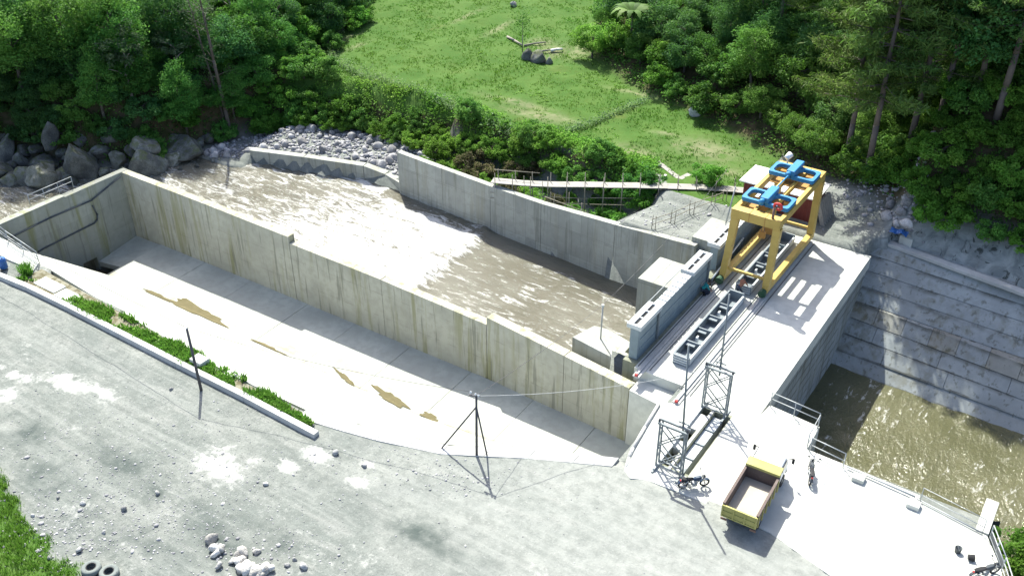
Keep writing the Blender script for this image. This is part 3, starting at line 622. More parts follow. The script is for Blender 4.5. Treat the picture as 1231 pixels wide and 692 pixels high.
for y in (VF+.1, VB-.1):
    q = MB(); q.bar((UL+.2,y+.0,1.35),(UR-.2,y+.0,1.35),.2,.2); q.build('cross_tie', M['yellow'], gc, bevel=.02)
for y in (VF+.68, VB+.2):
    q = MB(); q.box(UL-.18,UR+.18,y-.38,y+.38,ZT-.74,ZT); cb = q.build('cross_girder', M['yellow'], gc, bevel=.03)
    q = MB(); q.box(UL+1.2,UL+1.26,y-.39,y+.39,ZT-.745,ZT+.012); q.box(UR-1.0,UR-.94,y-.39,y+.39,ZT-.745,ZT+.012); q.build('splice_strip', M['orange'], cb)
for u_ in (UL-.02, UR+.02):
    q = MB(); q.box(u_-.16,u_+.16,VF+1.065,VB-.185,ZT-.62,ZT-.04); q.build('side_girder', M['yellow'], gc, bevel=.03)
for u_ in (UL+1.25, UR-1.25):
    q = MB(); q.box(u_-.12,u_+.12,VF+1.065,VB-.185,ZT-.5,ZT-.1); q.build('inner_girder', M['yellow'], gc, bevel=.02)
for bx in ((UL+.3,UR-.3,VB-2.9,VB-.21,ZT-.36,ZT-.28),(UL+.3,UL+1.4,VF+1.1,VF+3.6,ZT-.36,ZT-.28)): q = MB(); q.box(*bx); q.build('platform_plate', M['orange'], gc)
def hoist(y0, y1):
    uc = (UL+UR)/2; z = ZT+.08; h = thing('hoist', (uc, y0, z), None, None); h.parent = gc; h.location = Vector((uc, y0, z))-gc.location
    for a, b in ((UL-.08, uc), (uc, UR+.12)):
        def ring(s, zz):
            cx, cy = (a+b)/2, (y0+y1)/2; out = []
            hx, hy = (b-a)/2-s, (y1-y0)/2-s; rad = .22 if s == 0 else .40
            for (sx, sy, a0) in ((1,1,0),(-1,1,90),(-1,-1,180),(1,-1,270)):
                for k in range(5):
                    t = R(a0+k*22.5); out.append((cx+sx*(hx-rad)+rad*math.cos(t), cy+sy*(hy-rad)+rad*math.sin(t), zz))
            return out
        q = MB(); q.loft([ring(0,z), ring(0,z+.30), ring(.25,z+.30), ring(.25,z), ring(0,z)], False); q.build('frame_ring', M['blue'], h, bevel=.015)
    q = MB(); q.box(uc-.32,uc+.32,y0-.1,y1+.2,z+.305,z+.75); q.build('drum_housing', M['blue'], h, bevel=.06)
    q = MB(); q.tube((uc-.1,y0-.5,z+.5),(uc-.1,y0-.05,z+.5),.2,.2,12); q.build('motor', M['blue'], h, True)
    q = MB(); q.box(uc-.45,uc+.45,y0+.2,y1-.2,z-.5,z); q.build('pulley_block', M['orange'], h)
hoist(VF+1.75, VF+3.75); hoist(VB-2.5, VB-.5)
q = MB(); q.tube(((UL+UR)/2,VF+3.9,ZT+.6),((UL+UR)/2,VB-2.5,ZT+.6),.06,.06,8); q.build('drive_shaft', M['blue'], gc)
q = MB(); q.path([(UR-.5,VF+.5,ZT),(UR-.5,VF+.5,ZT+.75),(UR-.35,VF+.6,ZT+.95),(UR-.05,VF+.65,ZT+.95)], .10, 8); q.build('hose_reel_arm', M['rust'], gc, True)
q = MB(); q.torus((UR-.3,VF+.65,ZT+.95),.26,.11,(0,1,.3)); q.build('hose_reel', M['red'], gc, True)
q = MB(); q.tube((UL+.5,VB+.2,ZT+.0),(UL+.45,VB+.3,ZT+.55),.07,.07,8); q.tube((UL+.4,VB+.1,ZT+.5),(UL+.6,VB+.5,ZT+.75),.22,.26,10); q.build('floodlight', M['white'], gc, True)
for u_, y, z in ((-20.05,VF+2.2,4.0),(-20.05,VB-2.4,4.3)):
    q = MB(); q.tube((u_,y,z),(u_,y,ZT),.02,.02,6); q.tube((u_+.2,y,z),(u_+.2,y,ZT),.02,.02,6); q.build('hoist_rope', M['wire'], gc); q = MB(); q.box(u_-.15,u_+.35,y-.12,y+.12,z-.55,z); q.build('hook_block', M['orange'], gc, bevel=.03)
q = MB(); q.box(UL+.3,UL+1.1,VB-2.3,VB-1.3,.95,1.75); q.build('winch', M['orange'], gc, bevel=.05)

# ------------------------------------------------------------------ site cabin behind the crane
sc_ = thing('site_cabin', (-22.3, 75.1, 0), 'maroon site cabin with a white sheet roof behind the crane', 'cabin')
q = MB(); q.box(-25.4,-19.2,73.7,76.6,-.1,2.5); q.build('cabin_wall', M['maroon'], sc_)
rf = MB(); rf.box(-25.75,-18.95,73.35,76.95,2.51,2.62); rf = rf.build('roof', M['whitesheet'], sc_, bevel=.02)
for k in range(17):
    q = MB(); x = -25.6+k*.41; q.box(x-.03,x+.03,73.37,76.93,2.622,2.655); q.build('roof_rib', M['whitesheet'], rf)
q = MB()
for k in range(20): x = -25.3+k*.31; q.box(x-.05,x+.05,73.66,73.70,0,2.45)
q.build('corrugation', M['maroon'], sc_)
q = MB(); q.box(-23.0,-22.1,73.62,73.66,.05,2.05); d_ = q.build('door', M['darksteel'], sc_); q = MB(); q.box(-22.25,-22.18,73.56,73.62,1.0,1.15); q.build('handle', M['chrome'], d_)
ps = thing('stacked_panel', (-18.3,75,0), 'grey slatted formwork panel leaning on the cabin end', 'panel')
for k in range(7):
    y = 73.9+k*.42; q = MB(); q.bar((-18.2,y,.02),(-18.95,y,2.1),.36,.06,(0,1,0)); q.build('slat', M['wood'], ps)

# ------------------------------------------------------------------ canal wall, stepped and battered
cw = thing('canal_wall', (-6, 70, -7), 'tall sloping blue grey canal wall of stepped concrete lifts', 'wall')
NL = 8; zl = [-8.4,-6.45,-5.5,-4.55,-3.6,-2.7,-1.8,-.9,.02]
def cwv(u, z): k = (z+7.3)/7.3; vb = 66.2-.045*(u+14); return vb+(canal_top(u)-vb)*max(-.2, k)
for L in range(NL):
    z0, z1 = zl[L], zl[L+1]; u0 = -14.6; ub = 26.
    step = 5.4 if L in (1,2) else 2.1 if L == 3 else 60.0; u = u0+(1.4 if L % 2 else 0)-step*.3
    while u < ub:
        ln = step*random.uniform(.85, 1.15); a, b = max(u, u0)+.010, min(u+ln, ub)-.010
        if b-a > .3:
            p = random.uniform(-.04,.04) if L in (1,2,3) else random.uniform(-.012,.012); o_ = .012
            q = MB(); fr = lambda uu, z: cwv(uu, z)+p
            q.hexa([(a,fr(a,z0)-.1,z0),(b,fr(b,z0)-.1,z0),(b,fr(b,z0)+3,z0),(a,fr(a,z0)+3,z0)], [(a,fr(a,z1)-.1-o_,z1-.04),(b,fr(b,z1)-.1-o_,z1-.04),(b,fr(b,z0)+3,z1-.04),(a,fr(a,z0)+3,z1-.04)])
            q.build('wall_block', M['block_canal'] if (L == 3 and random.random() < .85) or (L in (1,2) and random.random() < .3) else M['wall_canal'], cw, bevel=.02)
        u += ln
q = MB(); q.hexa([(-14.6,cwv(-14.6,-8.4)+1.6,-9),(26,cwv(26,-8.4)+1.6,-9),(26,canal_top(26)+1,-9),(-14.6,canal_top(-14.6)+1,-9)], [(-14.6,canal_top(-14.6)+.7,-.10),(26,canal_top(26)+.7,-.10),(26,canal_top(26)+1,-.10),(-14.6,canal_top(-14.6)+1,-.10)]); q.build('wall_core', M['pit'], cw)
q = MB(); cp = MB(); cp.prism([(-14.6,canal_top(-14.6)-.15),(4,canal_top(4)-.15),(26,canal_top(26)-.15),(26,canal_top(26)+.55),(4,canal_top(4)+.55),(-14.6,canal_top(-14.6)+.55)], -.2, .07); cp.build('coping', M['kerb'], cw, bevel=.02); p0 = at(1093,300,.0); q.prism([(-12.3,75.0),(-11.2,74.6),(-11.3,76.6),(-12.2,76.8)], -.3, .7); o = q.build('concrete_slab', M['deck'], bevel=.05); tag(o, 'pale broken concrete slab on the corner of the canal wall', 'slab')

# ------------------------------------------------------------------ kerb and path strip by the road
kb = thing('road_kerb', (-50, 31.3, 0), 'long pale concrete kerb along the edge of the gravel road', 'kerb')
KP = [(-78,31.9),(-72.5,31.9),(-69.9,31.75),(-68.4,31.1),(-64.9,31.35),(-60,31.4),(-54,31.35),(-48,31.3),(-41.5,31.3),(-35.2,31.15)]
for (a, va), (b, vb) in zip(KP[:-1], KP[1:]):
    q = MB(); q.hexa([(a+.01,va-.28,-.4),(b-.01,vb-.28,-.4),(b-.01,vb+.22,-.4),(a+.01,va+.22,-.4)], [(a+.01,va-.24,.34),(b-.01,vb-.24,.34),(b-.01,vb+.2,.34),(a+.01,va+.2,.34)]); q.build('kerb_stone', M['kerb'], kb, bevel=.03)
for (px, py, L, w_) in [(64,343,1.6,.9),(86,356,1.3,.9)]:
    p = at(px, py, .1); q = MB(); q.box(p.x-L,p.x+L*.6,p.y-w_*.7,p.y+w_*.5,-.2,.12); o = q.build('paving_slab', M['deck'], bevel=.03)
    tag(o, 'flat concrete paving slab behind the kerb, '+('nearer the railing' if px == 64 else 'beside the long grass strip'), 'slab', 'paving slabs behind the kerb')
p = at(240,437,.2); q = MB(); q.box(p.x-.55,p.x+.55,p.y-.35,p.y+.45,-.1,.62); o = q.build('concrete_block', M['deck'], bevel=.04); tag(o, 'white concrete block on the kerb beside the leaning pole', 'block')
p = at(276,452,.1); q = MB(); q.box(p.x-.45,p.x+.35,p.y-.15,p.y+.35,-.1,.22); o = q.build('concrete_block', M['deck'], bevel=.04); tag(o, 'small flat concrete lump in the grass by the kerb', 'block')
pf = MB(); pf.prism([(-77,33.2),(-70,32.9),(-66.8,33.0),(-67.5,34.0),(-72,34.6),(-77,34.75)], -.5, .14); o = pf.build('walkway', M['deck'], bevel=.03); tag(o, kind='structure')
def railing(name, pts, h, rails, label, m='steel', spacing=1.6, group=None, r=.035, panel=False):
    rl = thing(name, pts[0], label, 'railing', group)
    for a, b in zip(pts[:-1], pts[1:]):
        a, b = Vector(a), Vector(b); L = (b-a).length; k = max(1, round(L/spacing))
        for i in range(k+1):
            if i == k and b != Vector(pts[-1]): continue
            c = a.lerp(b, i/k); q = MB(); q.tube(c-Vector((0,0,.05)), c+Vector((0,0,h)), r, r, 6); q.build('post', M[m], rl, True)
        for f in rails:
            q = MB(); q.tube(a+Vector((0,0,h*f)), b+Vector((0,0,h*f)), r*.9, r*.9, 6); q.build('rail', M[m], rl, True)
    return rl
railing('walkway_railing', [(-79,35.6,.12),(-72.4,34.55,.14),(-67.4,33.95,.14)], 1.05, (1,.55,.3), 'grey double railing round the concrete walkway corner', spacing=2.4)
a = onplane(40,243,0,-76.3); b = onplane(92,222,0,-76.3)
railing('wall_railing', [(-76.9,a.y,.0),(-76.9,b.y,.0)], 1.0, (1,.55), 'short railing behind the top of the basin end wall', 'steel', 1.6)
bd = thing('plastic_drum', tuple(at(5,322,.12)), 'blue plastic drum at the end of the concrete walkway', 'drum')
p = bd.location.copy(); q = MB(); q.lathe(p, [(0,0),(.28,0),(.3,.05),(.3,.3),(.31,.33),(.3,.36),(.3,.6),(.31,.63),(.3,.66),(.29,.88),(.0,.9)], 16); q.build('drum_body', M['plasticblue'], bd, True)
q = MB(); q.tube(p+Vector((.12,0,.89)), p+Vector((.12,0,.94)), .06, .06, 10); q.build('cap', M['black'], bd)

# railings round the canal
G = 'railings along the canal edge'
railing('canal_railing', [(-13.25,49.35,0),(-10.05,49.05,0)], 1.1, (1,.55), 'pipe railing across the jutting corner of the deck', group=G)
railing('canal_railing', [(-10.0,48.9,0),(-9.95,46.85,0)], 1.1, (1,.3), 'pipe railing turning back along the short side of the jutting corner', group=G)
railing('canal_railing', [(-9.7,46.6,0),(-7.6,46.35,0)], 1.1, (1,.5), 'short pipe railing beside the second motorcycle', group=G)
railing('canal_railing', [(-3.1,46.0,0),(.35,45.4,0)], 1.1, (1,.5), 'thin pipe railing running up to the concrete wall stub', group=G, spacing=3.2, r=.025)
q = MB(); q.tube((-7.4,46.4,.16),(-3.4,46.1,.16),.06,.06,6); q.tube((-3.3,46.05,.12),(.3,45.4,.12),.05,.05,6); o = q.build('edge_pipe', M['steel'], None, True); tag(o, 'grey pipe lying along the canal edge of the deck', 'pipe')
for px, py, l in [(1032,575,'pale concrete nib on the canal edge near the second motorcycle'),(1098,607,'pale concrete nib on the canal edge near the thin railing')]:
    p = at(px, py, .1); q = MB(); q.box(p.x-.35,p.x+.35,p.y-.3,p.y+.3,.01,.3); o = q.build('edge_nib', M['deck'], bevel=.04); tag(o, l, 'block', 'concrete nibs on the canal edge')
ws = thing('wall_stub', (.3,47.2,-7), 'white concrete wall stub jutting over the canal at the deck corner', 'wall')
q = MB(); q.box(-.02,.66,45.5,48.35,-8.5,.12); q.build('stub_body', M['deck'], ws, bevel=.04)
rr = railing('side_railing', [(.75,45.3,0),(1.75,43.3,0),(3.2,40,0)], 1.0, (1,.6,.2), 'metal railing down the bush side of the parking deck', spacing=1.2, r=.04)
q = MB(); q.bar((.8,45.2,.35),(1.75,43.3,.35),.04,.55); q.build('side_panel', M['darksteel'], rr)

# ------------------------------------------------------------------ lattice towers over the pits
M['tower'] = paint('dull_tower_steel', (.20,.225,.235), .55, .4, (.13,.10,.08), .2)
def lattice(base_y, label, pole=None):
    x0, x1 = -16.75, -15.2; t = thing('lattice_frame', ((x0+x1)/2, base_y, 0), label, 'frame', 'lattice frames over the gate pit')
    ht = 3.35; D = .38
    for x in (x0, x1):
        for dy in (0, D):
            q = MB(); q.bar((x,base_y+dy,.01),(x,base_y+dy,ht),.09,.09); q.build('post', M['tower'], t)
        q = MB(); q.bar((x,base_y-.5,.06),(x,base_y+D+.5,.06),.12,.1); q.build('foot_beam', M['tower'], t)
    for dy in (0, D):
        for a, b in (((x0,.2),(x1,1.7)),((x1,.2),(x0,1.7)),((x0,1.75),(x1,3.2)),((x1,1.75),(x0,3.2))):
            q = MB(); q.bar((a[0],base_y+dy,a[1]),(b[0],base_y+dy,b[1]),.06,.06); q.build('brace', M['tower'], t)
        q = MB(); q.bar((x0-.15,base_y+dy,ht+.06),(x1+.15,base_y+dy,ht+.06),.12,.12); q.build('top_beam', M['tower'], t)
        q = MB(); q.bar((x0,base_y+dy,.35),(x1,base_y+dy,.35),.08,.08); q.build('brace', M['tower'], t)
    for x in (x0, x1):
        for z in (.8,1.6,2.4): q = MB(); q.bar((x,base_y,z),(x,base_y+D,z+.35),.05,.05); q.build('brace', M['tower'], t)
    for x in (x0-.1, x1+.1): q = MB(); q.tube((x,base_y+.1,ht+.12),(x,base_y+.1,ht+.3),.08,.06,8); q.build('bolt_head', M['darksteel'], t)
    if pole:
        px, zt, lean = pole; q = MB(); q.tube((px,base_y+.45,ht-.6),(px+lean,base_y+.6,zt),.07,.055,8); q.build('mast', M['tower'], t, True)
        for zz in (ht+.35,): q = MB(); q.bar((px-.35,base_y+.45,zz),(px+.35,base_y+.45,zz),.08,.08); q.build('mast_clamp', M['tower'], t)
    return t
lattice(40.2, 'near lattice frame with a tall mast standing beside the motorcycle', (-15.5, 8.9, -.35))
lattice(46.6, 'far lattice frame with a tall mast standing beside the stoplog beam', (-16.05, 8.6, -.15))
for x in (-16.75,):
    q = MB(); q.bar((x,39.9,.16),(x,47.3,.16),.14,.14); o = q.build('runner_beam', M['gatelight']); tag(o, 'pale steel runner on the '+('basin' if x < -16 else 'truck')+' side of the gate pit', 'beam', 'runners beside the gate pit')

# ------------------------------------------------------------------ poles and wires
tp = thing('tripod_pole', tuple(at(573,547)), 'dark pole braced by two slanting legs at the road edge', 'pole')
B = tp.location.copy(); T = B+Vector((.05,.05,4.55))
q = MB(); q.tube(B-Vector((0,0,.2)), T, .085, .07, 10); q.build('shaft', M['pole'], tp, True)
for px, py in ((529,539),(586,548)):
    f = at(px, py); q = MB(); q.tube(f-Vector((0,0,.1)), B.lerp(T, .82), .05, .05, 8); q.build('brace', M['pole'], tp, True)
q = MB(); q.bar(T+Vector((-.5,-.05,-.15)), T+Vector((.2,.1,-.02)), .08,.06); q.build('cross_arm', M['pole'], tp)
for dx in (-.4,-.05,.15): q = MB(); q.lathe(T+Vector((dx,.0,0)), [(0,0),(.07,.02),(.05,.07),(.07,.1),(.0,.15)], 10); q.build('insulator', M['white'], tp, True)
lp = thing('leaning_pole', tuple(at(242,469)), 'dark leaning pole standing by the block on the kerb', 'pole')
B2 = lp.location.copy(); T2 = B2+Vector((-.55,.30,4.5)); q = MB(); q.tube(B2-Vector((0,0,.15)), T2, .10, .08, 10); q.build('shaft', M['pole'], lp, True); q = MB(); q.tube(T2, T2+Vector((0,0,.12)), .05,.05,8); q.build('insulator', M['white'], lp)
def wire(a, b, sag, label, m='wire', r=.016):
    a, b = Vector(a), Vector(b); P = [a.lerp(b, k/14)-Vector((0,0,sag*4*(k/14)*(1-k/14))) for k in range(15)]
    q = MB(); q.path(P, r, 5); o = q.build('overhead_wire', M[m], None, True); tag(o, label, 'wire', 'overhead wires')
wire(T2+Vector((0,0,.1)), (-100,33,5.2), .8, 'thin wire from the leaning pole off along the road')
wire(T2+Vector((0,0,.1)), T+Vector((-.4,0,.12)), .5, 'thin wire from the leaning pole to the braced pole')
wire(T+Vector((.1,0,.12)), b0+Vector((0,0,2.9)), .2, 'thin wire from the braced pole up to the river post')
wire(T+Vector((.15,0,.05)), (-16.6,46.6,3.3), .5, 'pale wire from the braced pole to the far lattice frame', 'cable')
wire(b0+Vector((0,0,2.9)), (-27.5,75,2.5), .5, 'thin wire from the river post over the gates')
pw = thing('gate_post', (-24.6,69,.75), 'thin leaning post standing on the bank end pier', 'post'); q = MB(); q.tube((-24.6,68.2,.75),(-24.3,68.6,4.4),.07,.06,8); q.build('shaft', M['steel'], pw, True)

# ------------------------------------------------------------------ footbridge of planks and its scaffold
fb = thing('plank_footbridge', (-36, 71, 0), 'rickety plank footbridge on scaffold poles behind the river wall', 'footbridge')
FB = [Vector((-46.9,66.75,-.55)), Vector((-43.0,67.9,-.35)), Vector((-38.0,70.2,.0)), Vector((-33,72.8,.25)), Vector((-28.6,75.0,.35)), Vector((-25.9,76.2,.3))]
cum = [0]
for a, b in zip(FB[:-1], FB[1:]): cum.append(cum[-1]+(b-a).length)
def fbp(s):
    for k in range(len(FB)-1):
        if s <= cum[k+1]: return FB[k].lerp(FB[k+1], (s-cum[k])/(cum[k+1]-cum[k]))
    return FB[-1]
s = 0
while s < cum[-1]-.5:
    L = random.uniform(2.6,3.6); a, b = fbp(s), fbp(min(s+L, cum[-1])); d = (b-a).normalized(); nrm = Vector((-d.y,d.x,0)); z = random.uniform(0,.05)
    for k in (-1,0,1):
        q = MB(); q.bar(a+nrm*k*.36+Vector((0,0,z+abs(k)*.01)), b+nrm*k*.36+Vector((0,0,z+.03)), .34,.06); q.build('plank', M['wood'], fb)
    s += L*.94
for k in range(14):
    c = fbp((k+.3)*cum[-1]/14); d = (fbp((k+.5)*cum[-1]/14)-c).normalized(); nrm = Vector((-d.y,d.x,0))
    for sd in (-1,1):
        p = c+nrm*sd*.5; g0 = max(gz(p.x, p.y), -4); q = MB(); q.tube((p.x,p.y,g0-.2), p+Vector((random.uniform(-.1,.1),0,1.0)), .045,.035,6); q.build('scaffold_pole', M['bamboo'], fb, True)
    q = MB(); q.tube(c-nrm*.65-Vector((0,0,.1)), c+nrm*.65-Vector((0,0,.1)), .04,.04,6); q.build('bearer', M['bamboo'], fb, True)
for sd, lo in ((1,.8),(-1,-.9),(-1,-1.6)):
    for k in range(5):
        a, b = fbp(k*cum[-1]/5), fbp((k+1)*cum[-1]/5-.2); d = (b-a).normalized(); nrm = Vector((-d.y,d.x,0))*sd*.55
        if sd > 0 and k > 0: continue
        q = MB(); q.tube(a+nrm+Vector((0,0,lo+random.uniform(-.1,.1))), b+nrm+Vector((0,0,lo+random.uniform(-.2,.2))), .035,.03,6); q.build('ledger_pole', M['bamboo'], fb, True)
fe = thing('stick_fence', (-30,68,0), 'line of thin stakes and rails at the edge of the gravel pad', 'fence')
FP = [at(x, y, 0) for x, y in ((783,275),(806,268),(829,257),(854,248),(868,243))]
for k, p in enumerate(FP):
    for dx in (0,.35): q = MB(); q.tube(p+Vector((dx,0,-.5)), p+Vector((dx+random.uniform(-.1,.1),0,1.3)), .035,.03,6); q.build('stake', M['bamboo'], fe, True)
    if k: q = MB(); q.tube(FP[k-1]+Vector((0,0,.9)), p+Vector((0,0,.95)), .03,.03,6); q.tube(FP[k-1]+Vector((0,0,.4)), p+Vector((0,0,.45)), .03,.03,6); q.build('fence_rail', M['bamboo'], fe, True)
sf = thing('bank_scaffold', (-37,66.6,-2), 'loose scaffold of thin poles in the hollow behind the river wall', 'scaffold')
for k in range(9):
    u_ = -45+k*.95+random.uniform(-.2,.2); v_ = rwall(u_)+random.uniform(.9,2.3); g0 = gz(u_, v_); q = MB(); q.tube((u_,v_,g0-.1),(u_+random.uniform(-.3,.3),v_,g0+random.uniform(2.4,3.8)),.035,.03,6); q.build('pole', M['bamboo'], sf, True)
for k in range(5):
    u_ = -44+k*2.6; z = random.uniform(-1.7,-.7); q = MB(); q.tube((u_,rwall(u_)+1.2,z),(u_+4.6,rwall(u_+4)+1.5,z-.3),.035,.03,6); q.build('ledger_pole', M['bamboo'], sf, True)

# ------------------------------------------------------------------ vehicles (built in local axes, x along the vehicle, then turned)
def xf(mb, loc, rz):
    c, s_ = math.cos(rz), math.sin(rz); mb.v = [(loc[0]+x*c-y*s_, loc[1]+x*s_+y*c, loc[2]+z) for x, y, z in mb.v]; return mb
def truck():
    # local: x forward, y left; origin under the rear end centre
    L0 = at(890,612,1.68); rz = R(92); loc = (L0.x+.02, L0.y+.0, 0.012); K = .83
    t = thing('dump_truck', loc, 'yellow bed dump truck with a white cab parked on the deck edge', 'truck')
    def P(name, mb, m, par=t, **k):
        mb.v = [(x*K, y*K, z*K) for x, y, z in mb.v]; return xf(mb, loc, rz).build(name, M[m], par, **k)
    q = MB(); q.box(.1,6.2,-.45,-.3,.62,.85); q.box(.1,6.2,.3,.45,.62,.85); q.box(.1,.3,-.45,.45,.6,.85); q.box(3.2,3.4,-.3,.3,.6,.8); P('chassis', q, 'darksteel')
    bed = MB(); bed.box(0,4.15,-1.12,1.12,.92,1.05); bed = P('bed', bed, 'bedwall')
    q = MB(); q.box(.05,4.1,-1.08,1.08,1.052,1.075); P('bed_floor', q, 'beddirt', bed)
    for s_ in (-1, 1):
        y0, y1 = sorted((s_*1.08, s_*1.17)); q = MB(); q.box(0,4.15,y0,y1,.95,1.98); P('bed_side', q, 'bedwall', bed, bevel=.015)
        y0, y1 = sorted((s_*1.05, s_*1.22)); q = MB(); q.box(-.02,4.2,y0,y1,1.982,2.06); P('top_rail', q, 'bedwall', bed)
        y0, y1 = sorted((s_*1.172, s_*1.25))
        for k in range(6): q = MB(); q.box(.15+k*.75,.25+k*.75,y0,y1,.9,1.975); P('side_rib', q, 'truckyellow', bed)
    q = MB(); q.box(4.155,4.27,-1.2,1.2,.9,2.32); P('headboard', q, 'bedwall', bed)
    q = MB(); q.hexa([(4.02,-1.2,2.10),(4.75,-1.2,2.36),(4.75,1.2,2.36),(4.02,1.2,2.10)], [(4.02,-1.2,2.30),(4.75,-1.2,2.44),(4.75,1.2,2.44),(4.02,1.2,2.30)]); P('cab_guard', q, 'truckyellow', bed, bevel=.02)
    q = MB(); q.box(-.09,-.01,-1.2,1.2,1.0,1.92); tg = P('tailgate', q, 'truckyellow', bed, bevel=.015)
    q = MB()
    for k in range(4): q.box(-.16,-.092,-1.2+k*.766,-1.1+k*.766,.98,1.93)
    q.box(-.155,-.092,-1.2,1.2,1.87,1.945); q.box(-.155,-.092,-1.2,1.2,.97,1.06); q.box(-.15,-.092,-1.2,1.2,1.42,1.48); P('tailgate_frame', q, 'truckyellow', bed)
    for y in (-1.0, 1.0):
        q = MB(); q.box(-.08,-.02,y-.2,y+.2,.62,.78); P('tail_light', q, 'rust')
    cab = MB(); cab.loft([[(4.9,-1.05,.75),(6.55,-1.05,.75),(6.55,1.05,.75),(4.9,1.05,.75)], [(4.88,-1.08,1.5),(6.62,-1.08,1.45),(6.62,1.08,1.45),(4.88,1.08,1.5)], [(4.92,-1.0,2.18),(6.15,-.98,2.18),(6.15,.98,2.18),(4.92,1.0,2.18)], [(5.0,-.9,2.27),(6.0,-.88,2.27),(6.0,.88,2.27),(5.0,.9,2.27)]])
    cab = P('cab', cab, 'white', bevel=.05)
    q = MB(); q.hexa([(6.63,-.9,1.52),(6.65,-.9,1.52),(6.65,.9,1.52),(6.63,.9,1.52)], [(6.20,-.86,2.12),(6.22,-.86,2.12),(6.22,.86,2.12),(6.20,.86,2.12)]); P('windscreen', q, 'glass', cab)
    for s_ in (-1, 1):
        y0, y1 = sorted((s_*1.03, s_*1.085)); q = MB(); q.box(5.2,6.1,y0,y1,1.52,2.05); P('side_window', q, 'glass', cab)
        q = MB(); q.bar((6.4,s_*1.0,1.9),(6.5,s_*1.38,1.95),.04,.04); q.box(6.44,6.5,min(s_*1.3,s_*1.48),max(s_*1.3,s_*1.48),1.55,2.0); P('mirror', q, 'black', cab)
        q = MB(); q.box(6.6,6.68,min(s_*.6,s_*.95),max(s_*.6,s_*.95),.85,1.05); P('headlight', q, 'glass', cab)
    q = MB(); q.box(6.55,6.75,-1.05,1.05,.45,.74); P('bumper', q, 'darksteel', cab, bevel=.03)
    for x in (1.1, 5.65):
        for s_ in (-1, 1):
            yy = [s_*.98] if x > 5 else [s_*.98, s_*.66]
            for y in yy:
                w_ = MB(); w_.lathe((0,0,0), [(.24,-.13),(.44,-.13),(.49,-.09),(.49,.09),(.44,.13),(.24,.13),(.24,-.13)], 20)
                w_.v = [(x+a, y+c, .49+b) for a, b, c in w_.v]; w_ = P('wheel', w_, 'black', smooth=False)
                q = MB(); q.tube((x,y-.1,.49),(x,y+.1,.49),.235,.235,14); P('rim', q, 'steel', w_)
    for x in (.55, 1.65):
        for s_ in (-1,1): q = MB(); q.box(x-.03,x+.03,min(s_*.55,s_*1.1),max(s_*.55,s_*1.1),.35,.88); P('mudflap', q, 'black')
    q = MB(); q.box(2.4,3.4,-1.0,-.5,.5,.85); P('fuel_tank', q, 'darksteel', bevel=.05)
truck()

